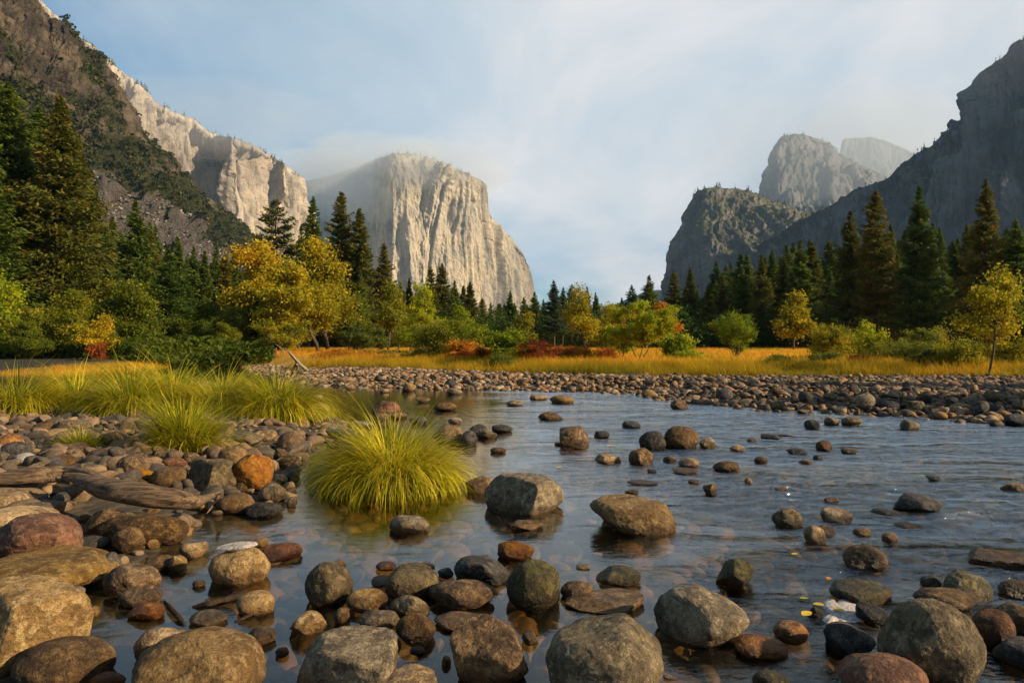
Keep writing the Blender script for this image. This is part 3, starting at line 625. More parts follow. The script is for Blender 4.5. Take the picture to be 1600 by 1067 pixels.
SMALL = """
20 1056 92 1090 grey r|138 1048 197 1085 orange r|198 940 258 969 orange n|295 951 356 979 grey r|370 921 429 963 gold r
262 861 293 894 gold n|225 866 272 894 brown n|279 845 326 873 gold n|220 838 251 859 tan a|408 847 473 878 red f
393 840 420 855 gold r|380 978 432 1009 brown n|139 931 158 966 gold n|540 918 606 957 gold r|452 953 511 993 gold a
522 946 547 975 brown r|601 878 687 936 grey n|587 876 620 892 red n|580 898 626 919 red f|684 886 709 904 dark n
777 844 835 876 orange n|608 929 671 965 grey a|560 952 626 985 grey n|618 956 681 1006 brown a|678 954 761 986 tan r
815 984 841 1008 grey n|690 1022 705 1043 brown r|608 804 671 833 grey n|797 811 849 829 tan f|577 945 595 957 brown r
521 874 541 885 gold n|931 882 1002 917 moss n|875 907 928 941 brown n|1146 989 1232 1030 orange n|1118 872 1179 918 moss a
1207 968 1264 1007 orange r|1175 1045 1236 1085 moss r|1205 793 1255 826 grey n|1281 792 1333 820 tan f|1255 820 1291 850 tan r
1274 819 1307 838 brown n|1332 824 1361 838 gold n|1377 831 1403 847 gold r|1396 815 1443 828 gold f|1437 898 1473 922 dark a
1558 905 1625 938 brown n|1335 938 1393 980 dark a|1260 947 1287 969 dark a|727 743 775 771 tan n|484 630 515 646 tan n
483 616 504 626 tan f|503 651 544 667 grey n|500 661 534 678 grey n|508 670 560 690 dark f|550 657 584 670 grey f
583 645 610 656 brown n|608 644 637 655 tan n|678 628 714 642 brown n|677 662 725 693 brown n|721 672 745 695 dark r
733 662 761 680 dark n|746 673 777 686 grey n|768 662 801 676 dark n|766 699 791 709 brown r|791 625 818 635 grey r
827 616 856 626 tan f|859 617 897 631 tan n|841 643 879 658 brown n|628 597 650 612 tan a|593 607 608 614 tan n
646 590 663 605 tan a|694 591 716 607 dark a|524 588 559 601 tan n|539 602 556 609 tan n|649 620 672 630 brown f
697 606 722 617 grey n|436 711 472 734 brown n|428 704 451 721 brown n|428 739 450 761 tan r|432 731 468 753 dark n
420 760 449 784 grey r|448 777 463 793 grey r|928 673 953 685 dark n|972 657 1001 670 dark r|1092 683 1119 701 grey a
929 708 971 726 tan f|1036 712 1057 724 brown r|1060 715 1093 731 tan r|1049 730 1091 742 brown f|1113 720 1155 739 brown r
979 749 1030 759 dark f|976 764 998 773 brown n|1098 755 1120 775 brown a|1140 695 1164 706 gold n|1178 713 1200 725 brown n
1163 746 1176 757 tan r|1047 624 1076 640 brown n|1118 606 1146 625 dark r|1228 700 1261 712 dark n|1188 677 1219 687 dark f
1167 684 1183 692 brown n|1011 732 1026 739 dark n|893 695 916 702 brown f|1002 608 1025 622 tan r|1247 610 1270 626 dark r
1287 651 1312 665 grey n|1314 651 1349 666 grey n|1405 655 1437 673 grey a|1256 655 1281 671 dark n|1274 688 1301 706 red n
1247 717 1271 727 brown n|1270 710 1286 720 dark r|1313 699 1341 710 grey n|1360 793 1406 806 dark f|1562 753 1604 771 tan f
1287 776 1311 786 tan f|1568 646 1615 667 dark n|1515 626 1546 649 dark r|1542 631 1571 651 dark n|1336 614 1368 633 grey r
1374 626 1406 643 dark n|1320 601 1344 616 dark n|1545 655 1567 667 grey n|1415 626 1445 637 grey f|1205 626 1229 642 grey n
1279 630 1305 640 grey r|1244 639 1267 646 grey f|50 658 95 679 brown n|150 650 191 666 dark n|152 674 204 697 brown n
184 659 213 680 brown r|402 671 434 689 tan n|302 647 338 672 grey n|340 659 368 686 grey a|319 694 354 719 brown r
205 730 243 755 orange a|181 708 242 750 brown n|250 713 293 733 red r|356 748 399 777 brown n|425 739 449 761 tan r
403 755 448 786 grey r|383 784 443 810 dark n|434 710 471 734 brown r|22 707 58 725 white n|40 721 82 741 grey n
-5 719 26 734 brown n|83 709 123 730 brown n|125 720 174 739 grey f|0 689 52 719 dark n|72 719 107 741 dark a
-12 732 52 749 brown n|300 776 333 801 gold a|222 791 251 807 tan n|122 803 145 819 brown r|140 700 182 718 brown n
240 700 280 716 brown n|205 698 240 712 dark n|185 748 232 768 brown n|140 736 190 752 brown f|90 690 140 708 brown n
60 700 92 716 brown n|280 690 318 706 grey n|282 706 312 722 brown n|375 756 410 772 brown n|395 700 430 715 grey n
340 640 372 656 grey n|190 640 230 656 brown n|232 664 262 680 grey n|110 640 150 655 dark n|270 664 304 684 brown n
1075 748 1093 757 brown n|1210 760 1232 768 brown f|1445 742 1470 752 dark f|866 690 880 697 brown n|1480 905 1512 918 brown f
640 650 668 664 dark n|700 652 722 662 grey n|655 878 680 888 brown n|900 880 922 890 tan f|1140 905 1160 918 brown n
545 985 565 998 brown n|640 1008 664 1024 brown r|430 1010 452 1028 tan r|300 905 322 918 brown n|230 955 252 968 brown n
""".strip()
def build_stones():
    for i, (x0, y0, x1, y1, typ, kind, seed, kw) in enumerate(BIG):
        place_stone(x0, y0, x1, y1, typ, kind, seed, **kw)
    k = 0
    for row in SMALL.replace('\n', '|').split('|'):
        q = row.split()
        if len(q) < 6: continue
        x0, y0, x1, y1 = map(float, q[:4]); k += 1
        place_stone(x0, y0, x1, y1, q[4], q[5], 200 + k * 3 + (500 if x1 - x0 > 60 else 0))
build_stones()
print('stones placed by hand', len(SPECS))

# smaller white pebble lying on the round golden boulder
def cobbles(name, pts, rad, label, tints, sub=2, flat=(0.45, 0.75), seed=0, mat=None, group=None, sinkz=0.3):
    """one heap of countless small stones"""
    r = np.random.default_rng(seed); base = [stone_shape(sub, 900 + j, 9, 0.70, 0.05) for j in range(18)]
    V = []; Fc = []; T = []; n0 = 0; pick = r.integers(0, len(base), len(pts))
    for j, (v, f) in enumerate(base):
        idx = np.nonzero(pick == j)[0]
        if not len(idx): continue
        m = len(idx); a = r.uniform(0, 6.28, m); rr = rad[idx]
        sx = rr * r.uniform(0.85, 1.35, m); sy = rr * r.uniform(0.7, 1.0, m); sz = rr * r.uniform(*flat, m)
        tx = r.normal(0, 0.22, m); ty = r.normal(0, 0.22, m)
        p = v[None] * np.stack([sx, sy, sz], 1)[:, None]
        z = p[..., 2] + p[..., 0] * tx[:, None] + p[..., 1] * ty[:, None]
        x = p[..., 0] * np.cos(a)[:, None] - p[..., 1] * np.sin(a)[:, None]; y = p[..., 0] * np.sin(a)[:, None] + p[..., 1] * np.cos(a)[:, None]
        q = np.stack([x, y, z + (sz * (1 - 2 * sinkz))[:, None]], -1) + pts[idx][:, None]
        V.append(q.reshape(-1, 3)); Fc.append((f[None] + (n0 + np.arange(m) * len(v))[:, None, None]).reshape(-1, 3)); T.append(np.repeat(tints[idx], len(v))); n0 += m * len(v)
    me = mk_mesh(name, np.concatenate(V), np.concatenate(Fc), mat or M_COB, True, tint=np.concatenate(T))
    o = obj(name, me); tag(o, label, kind='stuff'); return o
def scatter(n, xr, yr, cond, seed, rmin, rmax, pw=2.2):
    r = np.random.default_rng(seed); x = r.uniform(*xr, n); y = r.uniform(*yr, n)
    k = cond(x, y); x, y = x[k], y[k]; z = gz(x, y); rad = rmin + (rmax - rmin) * r.random(len(x)) ** pw
    return np.stack([x, y, z], 1), rad, r.random(len(x))
inview = lambda x, y, m=1.5: np.abs(x) < 0.78 * y + m
p, rad, t_ = scatter(72000, (-26, 32), (9, 46), lambda x, y: (sdf(FAR, x, y) > -0.9 + 0.5 * perlin(np.stack([x, y, x * 0], 1) * 0.7)) & (sdf(GR, x, y) < 0.6) & inview(x, y), 5, 0.04, 0.15, 2.0)
p[:, 2] += 0.02
cobbles('far_gravel_bar', p, rad, 'countless sunlit cobbles of the gravel bar across the river', np.clip(0.12 + 0.88 * t_ - 0.12 * sstep(p[:, 0], 3, 9), 0, 1), 1, seed=1)  # tint drops toward the right, putting the bar's shade into the colour
p, rad, t_ = scatter(9000, (-12, 0.5), (1.5, 26), lambda x, y: (sdf(NEARP, x, y) > -0.08) & inview(x, y), 6, 0.035, 0.150, 2.0)
cobbles('near_cobble_bank', p, rad, 'countless small brown cobbles packing the near left bank', 0.12 + t_ * 0.5, 2, seed=2)
p, rad, t_ = scatter(15000, (-8, 10), (1.6, 17), lambda x, y: (sdf(NEARP, x, y) < -0.05) & (sdf(FAR, x, y) < -.1) & inview(x, y, .5), 7, 0.05, 0.19, 1.5)
tgt = -0.025 - 0.12 * np.random.default_rng(77).random(len(rad)) - 0.85 * rad; p[:, 2] = np.maximum(np.minimum(p[:, 2], tgt), np.minimum(tgt, p[:, 2] + 0.12))
cobbles('river_bed_cobbles', p, rad, 'brown cobbles lying on the bed under the clear water', 0.15 + t_ * 0.6, 2, seed=3, flat=(0.4, 0.75))
# larger stones of the far bar, still one by one
def bar_stones():
    r = np.random.default_rng(44); done = 0; boxes = [s['box'] for s in SPECS]
    cand = 0
    while done < 62 and cand < 4000:
        cand += 1
        px = r.uniform(450, 1600); y_ = r.uniform(0, 1)
        top = 588; bot = np.interp(px, [450, 700, 1000, 1200, 1400, 1600], [600, 606, 615, 640, 652, 662])
        py = top + (bot - top) * (0.15 + 0.85 * y_); w_ = r.uniform(9, 15) + (py - 590) * 0.28; h_ = w_ * r.uniform(0.4, 0.62)
        b = (px - w_ / 2, py - h_, px + w_ / 2, py)
        if any(b[0] < c[2] + 3 and b[2] > c[0] - 3 and b[1] < c[3] + 1 and b[3] > c[1] - 1 for c in boxes): continue
        gx, gy = P(px, py, 0.12); z = float(gz(np.array([gx]), np.array([gy]))[0])
        place_stone(*b, r.choice(['tan', 'grey', 'brown', 'dark', 'tan', 'grey'] if px < 1050 else ['grey', 'dark', 'brown', 'dark', 'grey']), r.choice(['n', 'r', 'a']), int(r.integers(0, 900)), zb=max(0.0, z + 0.02), group='bar')  # right part drawn without tan, echoing the shaded side of the bar
        boxes.append(b); done += 1
bar_stones()
# ------------------------------------------------------------------ plants: materials
def leaf_mat(name, stops, trans=0.45, tvar=0.35, rough=0.6, oscale=1.0, spec=0.15):
    """stops: colour ramp over the 'tint' attribute; each plant shifts a little"""
    m, t = new_mat(name)
    a = t.attr('tint').outputs['Fac']; oi = t.n('ShaderNodeObjectInfo')
    f = t.math('ADD', a, t.math('MULTIPLY_ADD', oi.outputs['Random'], tvar, -tvar / 2), clamp=True)
    c = t.ramp(f, stops)
    g = t.n('ShaderNodeNewGeometry'); n = t.noise(g.outputs['Position'], 1.4 * oscale, 3, 0.6)
    hs = t.n('ShaderNodeHueSaturation'); t.inp(hs, 'Color', c); t.inp(hs, 'Value', t.math('MULTIPLY_ADD', n, 1.3, 0.35)); c = hs.outputs[0]
    d = t.n('ShaderNodeBsdfPrincipled'); t.inp(d, 'Base Color', c); d.inputs['Roughness'].default_value = rough; d.inputs['Specular IOR Level'].default_value = spec
    tr = t.n('ShaderNodeBsdfTranslucent'); t.inp(tr, 0, c)
    mx = t.n('ShaderNodeMixShader'); mx.inputs[0].default_value = trans; t.inp(mx, 1, d.outputs[0]); t.inp(mx, 2, tr.outputs[0])
    finish(t, mx.outputs[0]); return m
def bark_mat(name, ca, cb, sc=6):
    m, t = new_mat(name); tc = t.n('ShaderNodeTexCoord').outputs['Object']
    n = t.noise(t.mapping(tc, scale=(1, 1, 0.18)), sc, 5, 0.7, 0.3)
    finish(t, principled(t, t.mix(t.rng(n, 0.38, 0.65), ca, cb), 0.92, n, 0.9, 0.04, 0.1)); return m
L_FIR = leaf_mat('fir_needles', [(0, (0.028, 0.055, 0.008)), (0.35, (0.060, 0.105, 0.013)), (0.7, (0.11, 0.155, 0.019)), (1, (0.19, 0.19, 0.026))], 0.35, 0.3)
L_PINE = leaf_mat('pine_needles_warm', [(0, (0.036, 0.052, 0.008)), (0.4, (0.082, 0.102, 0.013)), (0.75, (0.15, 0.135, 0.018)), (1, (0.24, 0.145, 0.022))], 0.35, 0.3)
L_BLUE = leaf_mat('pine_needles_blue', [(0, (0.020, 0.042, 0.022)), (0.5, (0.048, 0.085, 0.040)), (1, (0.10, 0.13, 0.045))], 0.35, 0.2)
L_YEL = leaf_mat('yellow_autumn_leaves', [(0, (0.14, 0.15, 0.010)), (0.35, (0.34, 0.30, 0.013)), (0.7, (0.60, 0.42, 0.018)), (1, (0.72, 0.38, 0.02))], 0.5, 0.2)
L_OLV = leaf_mat('olive_green_leaves', [(0, (0.055, 0.085, 0.008)), (0.35, (0.14, 0.17, 0.012)), (0.7, (0.32, 0.29, 0.016)), (1, (0.56, 0.38, 0.02))], 0.5, 0.2)
L_LIME = leaf_mat('lime_yellow_leaves', [(0, (0.14, 0.20, 0.010)), (0.4, (0.34, 0.38, 0.014)), (0.8, (0.60, 0.50, 0.018)), (1, (0.6, 0.38, 0.02))], 0.5, 0.2)
L_GRN = leaf_mat('green_willow_leaves', [(0, (0.045, 0.075, 0.015)), (0.4, (0.10, 0.14, 0.022)), (0.8, (0.20, 0.22, 0.02)), (1, (0.34, 0.27, 0.02))], 0.5, 0.2)
L_RED = leaf_mat('red_brown_leaves', [(0, (0.13, 0.035, 0.010)), (0.4, (0.28, 0.07, 0.014)), (0.75, (0.46, 0.14, 0.018)), (1, (0.58, 0.24, 0.02))], 0.45, 0.2)
L_ORA = leaf_mat('orange_autumn_leaves', [(0, (0.22, 0.09, 0.010)), (0.4, (0.42, 0.17, 0.014)), (0.75, (0.58, 0.25, 0.016)), (1, (0.65, 0.34, 0.03))], 0.5, 0.2)
B_CON = bark_mat('conifer_bark', (0.10, 0.06, 0.038), (0.045, 0.03, 0.022), 3)
B_DEC = bark_mat('grey_brown_bark', (0.11, 0.085, 0.06), (0.045, 0.036, 0.028), 5)
B_PALE = bark_mat('pale_bark', (0.32, 0.28, 0.22), (0.14, 0.12, 0.10), 5)

def tubes(paths, sides=6):
    """paths: list of (points (k,3), radii (k)) -> verts, quads"""
    V = []; Fq = []; n0 = 0
    ang = np.arange(sides) * 2 * math.pi / sides
    for pts, rad in paths:
        pts = np.asarray(pts, float); rad = np.asarray(rad, float); k = len(pts)
        d = np.gradient(pts, axis=0); d /= np.linalg.norm(d, axis=1, keepdims=True) + 1e-9
        ref = np.array([1.0, 0.13, 0.07]) if abs(d[0, 2]) > 0.7 else np.array([0.1, 0.05, 1.0])
        u = np.cross(d, ref); u /= np.linalg.norm(u, axis=1, keepdims=True) + 1e-9; w_ = np.cross(d, u)
        ring = pts[:, None] + rad[:, None, None] * (np.cos(ang)[None, :, None] * u[:, None] + np.sin(ang)[None, :, None] * w_[:, None])
        V.append(ring.reshape(-1, 3)); i = np.arange(k * sides).reshape(k, sides) + n0; j = np.roll(i, -1, 1)
        Fq.append(np.stack([i[:-1], j[:-1], j[1:], i[1:]], -1).reshape(-1, 4)); n0 += k * sides
    return np.concatenate(V), np.concatenate(Fq)
def leaves(c, size, r, flat=0.0, updir=None, asp=0.55, tint=None):
    """one small folded leaf (or leaf spray) per centre"""
    n = len(c); size = np.broadcast_to(size, (n,))
    a = r.normal(size=(n, 3)); 
    if updir is not None: a = a * (1 - flat) + updir * flat * 1.6
    a /= np.linalg.norm(a, axis=1, keepdims=True) + 1e-9
    b = r.normal(size=(n, 3)); b -= a * (a * b).sum(1, keepdims=True); b /= np.linalg.norm(b, axis=1, keepdims=True) + 1e-9
    if flat: b[:, 2] *= (1 - flat * 0.6)
    s = size[:, None]; as_ = r.uniform(0.7, 1.3, (n, 1)) * asp
    nrm = np.cross(a, b)
    v = np.stack([c - a * s, c + b * s * as_ + nrm * s * 0.15, c + a * s, c - b * s * as_ + nrm * s * 0.15], 1).reshape(-1, 3)
    f = np.arange(n * 4).reshape(n, 4)
    t = np.repeat(tint if tint is not None else r.random(n), 4)
    return v, f, t

# ------------------------------------------------------------------ conifers
def conifer_data(seed, Ht=1.0, rmax=0.13, low=0.12, dens=1.25, shape='fir', warm=0.0, nw=46, leafn=17, gap=0.0, ls=0.0135):
    """unit-height conifer; returns (trunk verts, faces), (crown verts, faces, tint)"""
    r = np.random.default_rng(seed); Z0 = low
    lean = r.normal(0, 0.008, 2)
    hh = np.linspace(0, 1, 12); tp = np.stack([lean[0] * hh + 0.003 * np.sin(hh * 9 + seed), lean[1] * hh, hh], 1)
    paths = [(tp, 0.0135 * (1 - hh) ** 0.85 + 0.0006)]
    C = []; S = []; T = []; D = []
    heights = np.sort(Z0 + (1 - Z0) * r.random(int(nw * 7.0 * dens)) ** 0.92)
    lump = lambda h, az: 1 + 0.28 * math.sin(az * 2 + h * 17 + seed) * (1 - h) + 0.20 * math.sin(h * 43 + seed * 1.7 + az)
    for h in heights:
        az = r.uniform(0, 2 * math.pi); t = (h - Z0) / (1 - Z0)
        if shape == 'fir': L = rmax * (1 - t) ** 0.80 * (0.62 + 0.38 * min(1, t * 7 + .3))
        elif shape == 'pine': L = rmax * (1 - t ** 2.2) ** 0.8 * (0.5 + 0.5 * min(1, t * 3 + .1)) * (1 if t < .9 else .8)
        else: L = rmax * (1 - t) ** 0.62
        L *= 1.45 * lump(h, az) * r.uniform(0.62, 1.14)
        if r.random() < gap: continue
        L = max(L, 0.008)
        droop = r.uniform(0.05, 0.38) * (1 - t) - 0.32 * t * r.random() if shape != 'pine' else r.uniform(-0.25, 0.25)
        k = max(3, int(leafn * (L / rmax) ** 0.8) + 1)
        s = np.linspace(0.16 if shape != 'pine' else 0.4, 1, k) + r.uniform(-0.03, 0.03, k)
        dx = math.cos(az); dy = math.sin(az)
        px_ = lean[0] * h + dx * L * s; py_ = lean[1] * h + dy * L * s
        pz_ = h - droop * L * s + 0.22 * L * s ** 2.5
        if L > 0.03: paths.append((np.stack([np.array([lean[0] * h, lean[0] * h + dx * L * .5, lean[0] * h + dx * L * .92]), np.array([lean[1] * h, lean[1] * h + dy * L * .5, lean[1] * h + dy * L * .92]), np.array([h, h - droop * L * .5 + .04 * L, h - droop * L * .92 + .17 * L])], 1), np.array([0.0022, 0.0014, 0.0004])))
        # side twigs spread sideways from the branch
        wdt = L * 0.26 * (1 - np.abs(s - 0.55)) + 0.003
        for side in (-1, 0, 1):
            off = side * wdt * r.uniform(0.4, 1.2, k)
            c = np.stack([px_ - dy * off, py_ + dx * off, pz_ - abs(side) * wdt * 0.25 + r.normal(0, 0.0025, k)], 1)
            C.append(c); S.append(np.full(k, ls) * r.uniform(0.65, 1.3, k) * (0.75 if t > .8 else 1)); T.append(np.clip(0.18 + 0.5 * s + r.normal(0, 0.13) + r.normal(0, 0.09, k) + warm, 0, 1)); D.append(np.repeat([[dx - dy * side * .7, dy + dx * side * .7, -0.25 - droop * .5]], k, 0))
    C = np.concatenate(C); S = np.concatenate(S); T = np.concatenate(T); D = np.concatenate(D); D /= np.linalg.norm(D, axis=1, keepdims=True)
    lv, lf, lt = leaves(C, S, r, 0.62, D, 0.42, T)
    return tubes(paths, 5), (lv, lf, lt)
def make_conifer(seed, lm, **kw):
    (tv, tf), (lv, lf, lt) = conifer_data(seed, **kw)
    return mk_mesh('trunk', tv, tf, B_CON, True), mk_mesh('crown', lv, lf, lm, False, tint=lt)
CON = {
 'fir1': make_conifer(1, L_FIR, rmax=0.135), 'fir2': make_conifer(2, L_FIR, rmax=0.12, low=0.08), 'fir3': make_conifer(3, L_FIR, rmax=0.16, low=0.05),
 'fir4': make_conifer(4, L_FIR, rmax=0.10, low=0.15),
 'warm1': make_conifer(5, L_PINE, rmax=0.125, low=0.10, shape='col'), 'warm2': make_conifer(6, L_PINE, rmax=0.15, low=0.06), 'warm3': make_conifer(7, L_PINE, rmax=0.105, low=0.12, shape='col'),
 'blue1': make_conifer(8, L_BLUE, rmax=0.12, low=0.25, gap=0.25), 'blue2': make_conifer(9, L_BLUE, rmax=0.14, low=0.2, shape='pine', gap=0.25),
 'pine1': make_conifer(10, L_PINE, rmax=0.16, low=0.3, shape='pine', gap=0.35, dens=0.8), 'big1': make_conifer(11, L_FIR, rmax=0.17, low=0.04, leafn=24, nw=82, ls=0.0105), 'big2': make_conifer(12, L_PINE, rmax=0.165, low=0.06, leafn=24, nw=82, ls=0.0105),
}
TREES = []
def place_conifer(px, top, D, kind, wide=1.0, label=None, group=None, name='conifer', warm=None):
    x = (px - 800) / F * D; z = float(gz(np.array([x]), np.array([D]))[0]); h = H + (HOR - top) * D / F - z
    r = random.uniform(0, 6.28)
    o = obj(name, None, loc=(x, D, z - 0.15), rot=(0, 0, r), scale=(h * wide, h * wide, h))
    tm, cm = CON[kind]
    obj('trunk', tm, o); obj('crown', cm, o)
    tag(o, label, 'conifer tree', group)
    TREES.append(o); o['px'] = px; return o
# px, top row, distance, kind, width, label
CONS = [
 (18, 128, 60, 'big1', 1.25, 'towering dark green conifer at the left edge, its top reaching over the slope'),
 (62, 165, 66, 'big1', 1.05, 'dense dark conifer between the left-edge giant and the rust-tinged pine'),
 (92, 148, 58, 'big2', 1.0, 'tall rust-tinged pine standing in front of the upper talus'),
 (128, 240, 70, 'big2', 1.0, 'rust-brown pine half behind the tallest rust-tinged pine'),
 (-22, 210, 54, 'big1', 1.1, 'dark conifer cut by the left edge'),
 (160, 346, 62, 'fir3', 1.0, 'broad bright green fir just right of the rust-tinged pines'),
 (190, 362, 80, 'fir2', 1.1, 'dark fir standing directly below the talus chute'),
 (213, 310, 78, 'fir1', 1.05, 'tallest fir in front of the grey talus'),
 (232, 345, 82, 'warm2', 0.9, 'brownish fir touching the tallest talus fir'),
 (262, 380, 64, 'fir3', 1.15, 'broad green fir with full skirt below the talus'),
 (292, 430, 72, 'fir2', 1.2, 'short dark fir between the broad green fir and slender pair'),
 (321, 391, 80, 'fir4', 1.1, 'slender pointed fir, first of the pair left of the river bend'),
 (352, 397, 84, 'warm3', 1.1, 'slender brownish fir, second of the pair left of the river bend'),
 (376, 420, 86, 'fir2', 1.1, 'dark fir just left of the golden maple'),
 (148, 322, 84, 'fir2', 0.9, 'slender dark fir rising just behind the rust-tinged pines'),
 (176, 338, 88, 'fir4', 1.1, 'narrow fir left of the tallest talus fir'),
 (243, 352, 90, 'fir1', 0.85, 'slim dark fir behind the broad green fir, left side'),
 (279, 368, 88, 'fir4', 1.1, 'slim dark fir behind the broad green fir, right side'),
 (303, 384, 92, 'fir1', 0.9, 'slim fir left of the first of the slender pair'),
 (338, 380, 94, 'fir2', 0.8, 'slim fir standing between the slender pair'),
 (366, 386, 96, 'fir4', 1.1, 'narrow fir right of the slender brownish fir'),
 (390, 398, 98, 'fir1', 0.9, 'narrow fir at the left shoulder of the golden maple'),
 (336, 455, 66, 'fir3', 1.0, 'low dark fir in front of the slender pair'),
 (404, 425, 90, 'fir1', 1.1, 'dark fir hidden behind the golden maple'),
 (432, 310, 105, 'pine1', 1.0, 'open sparse pine rising above the golden maple'),
 (471, 350, 112, 'fir1', 0.8, 'narrow dark fir between the sparse pine and the tall twin-topped firs'),
 (488, 307, 102, 'fir2', 1.0, 'tall dark fir directly right of the sparse pine'),
 (536, 300, 98, 'warm1', 1.0, 'tallest warm-green pine in front of the shaded face of the monolith'),
 (562, 325, 96, 'warm3', 1.05, 'tall pine touching the right side of the tallest warm-green one'),
 (520, 370, 100, 'fir3', 0.9, 'dark fir hidden behind the golden riverside maple'),
 (566, 420, 76, 'fir3', 0.8, 'bright green young fir right of the golden riverside maple'),
 (598, 379, 98, 'warm1', 0.95, 'lone pointed pine left of the sunlit wall base'),
 (625, 440, 110, 'fir4', 1.0, 'thin fir before the wall, left of a matching thin fir'),
 (640, 434, 112, 'fir4', 1.0, 'thin fir before the wall, right of a matching thin fir'),
 (655, 455, 108, 'warm3', 0.9, 'short thin pine behind the slender lime tree'),
 (672, 416, 108, 'warm1', 1.0, 'pine with a forked outline, left one of the close pair below the wall'),
 (690, 411, 110, 'warm3', 1.2, 'dense pine, right one of the close pair below the wall'),
 (711, 437, 104, 'fir1', 1.0, 'dark fir between the close pair and the columnar brown pine'),
 (735, 439, 100, 'warm3', 1.1, 'columnar brown pine below the sunlit wall'),
 (768, 470, 120, 'fir3', 0.8, 'low bushy fir below the right half of the monolith'),
 (797, 454, 112, 'fir2', 1.2, 'dark pointed fir below the right half of the monolith'),
 (836, 455, 110, 'fir1', 1.25, 'dark fir at the foot of the monolith right edge'),
 (850, 466, 108, 'fir3', 0.9, 'small fir beside the one at the monolith right edge'),
 (866, 436, 96, 'blue1', 1.2, 'tallest bluish pine at the left end of the open gap'),
 (879, 447, 98, 'blue1', 1.0, 'bluish pine just right of the tallest bluish one'),
 (893, 443, 100, 'blue2', 0.9, 'round-topped bluish pine behind the thin yellow tree'),
 (916, 446, 104, 'blue1', 1.0, 'bluish pine top peeking over the thin yellow tree'),
 (932, 455, 110, 'blue1', 0.9, 'shorter bluish pine right of the thin yellow tree'),
 (972, 464, 130, 'fir2', 1.1, 'small dark fir in the gap behind the bright yellow tree'),
 (987, 444, 120, 'blue2', 0.8, 'ragged sparse pine in the middle of the gap'),
 (1014, 429, 110, 'fir1', 1.3, 'dark pointed fir at the right end of the open gap'),
 (1052, 422, 112, 'warm1', 1.0, 'brownish pine at the foot of the buttress edge'),
 (1080, 417, 112, 'warm2', 1.0, 'broad brownish pine below the buttress'),
 (1107, 443, 104, 'warm3', 1.1, 'orange-brown pine below the buttress'),
 (1128, 427, 110, 'warm1', 1.0, 'brown-tipped pine right of the orange-brown one'),
 (1160, 416, 108, 'fir1', 1.1, 'dark green pine below the buttress top'),
 (1190, 396, 104, 'warm2', 0.9, 'tall pine left of a three-topped clump'),
 (1207, 390, 110, 'fir4', 1.2, 'narrow pine, middle of the three-topped clump'),
 (1226, 400, 106, 'warm1', 1.0, 'blunt pine behind the round amber oak'),
 (1250, 374, 100, 'fir1', 1.0, 'tall dark pine just right of the round amber oak'),
 (1268, 378, 104, 'warm3', 1.1, 'brown-sided pine touching its taller dark neighbour'),
 (1297, 420, 100, 'fir3', 1.0, 'dark fir left of the row of four tall pines'),
 (1325, 329, 92, 'warm2', 1.0, 'first and lowest of the four tall pines on the right'),
 (1370, 297, 88, 'warm1', 1.0, 'second of the four tall pines on the right'),
 (1435, 291, 84, 'fir1', 0.95, 'third of the four tall pines on the right, shaggy and dark'),
 (1541, 279, 80, 'warm2', 0.85, 'last and tallest of the four tall pines on the right'),
 (1345, 400, 96, 'fir3', 1.0, 'dark fir filling the space between first and second tall pines'),
 (1402, 395, 94, 'fir2', 1.2, 'dark fir filling the space between second and third tall pines'),
 (1470, 388, 90, 'fir1', 1.1, 'dark fir right of the third tall pine'),
 (1492, 378, 92, 'fir2', 1.2, 'dark fir left of the last tall pine'),
 (1512, 350, 90, 'warm2', 0.8, 'narrow pine leaning against the last tall pine'),
 (1592, 345, 78, 'fir3', 1.2, 'dark spreading fir at the right edge'),
]
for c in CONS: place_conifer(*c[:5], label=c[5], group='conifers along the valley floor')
def backing():
    r = np.random.default_rng(8); ks = ['fir1', 'fir2', 'fir3', 'fir4', 'warm1', 'warm3', 'fir3', 'fir1']
    tops = [(-60, 330), (0, 340), (110, 365), (180, 395), (300, 415), (400, 425), (520, 425), (640, 446), (740, 460), (830, 470), (930, 474), (1030, 464), (1100, 446), (1200, 424), (1300, 405), (1400, 385), (1500, 385), (1660, 370)]
    tx, ty = np.array(tops, float).T; n = 0
    for px in np.arange(-60, 1665, 11.5):
        px += r.uniform(-6, 6); D = r.uniform(112, 150) if px > 420 else r.uniform(84, 120)
        if px < 300: lab = 'one of the deep shaded conifers behind the yellow trees of the left bank'; gr = 'shaded conifers behind the left bank'
        elif px < 850: lab = 'one of the low conifers packed below the pale walls behind the meadow'; gr = 'low conifers below the pale walls'
        elif px < 1040: lab = 'one of the small conifers closing the open gap in the valley'; gr = 'small conifers in the valley gap'
        else: lab = 'one of the dark conifers packed behind the tall pines below the right cliffs'; gr = 'dark conifers packed below the right cliffs'
        if px < 400 or px > 1110: place_conifer(px + 5, np.interp(px, tx, ty) - (26 if px > 1110 else 8) + r.uniform(-16, 22), D + 14, str(r.choice(['fir1', 'fir2', 'fir4', 'fir3', 'warm3'])), r.uniform(0.9, 1.2), label=lab, group=gr)
        place_conifer(px, np.interp(px, tx, ty) + r.uniform(-14, 24), D, str(r.choice(ks)), r.uniform(1.1, 1.6) * (1.0 if px > 300 else 0.8), label=lab, group=gr); n += 1
backing()
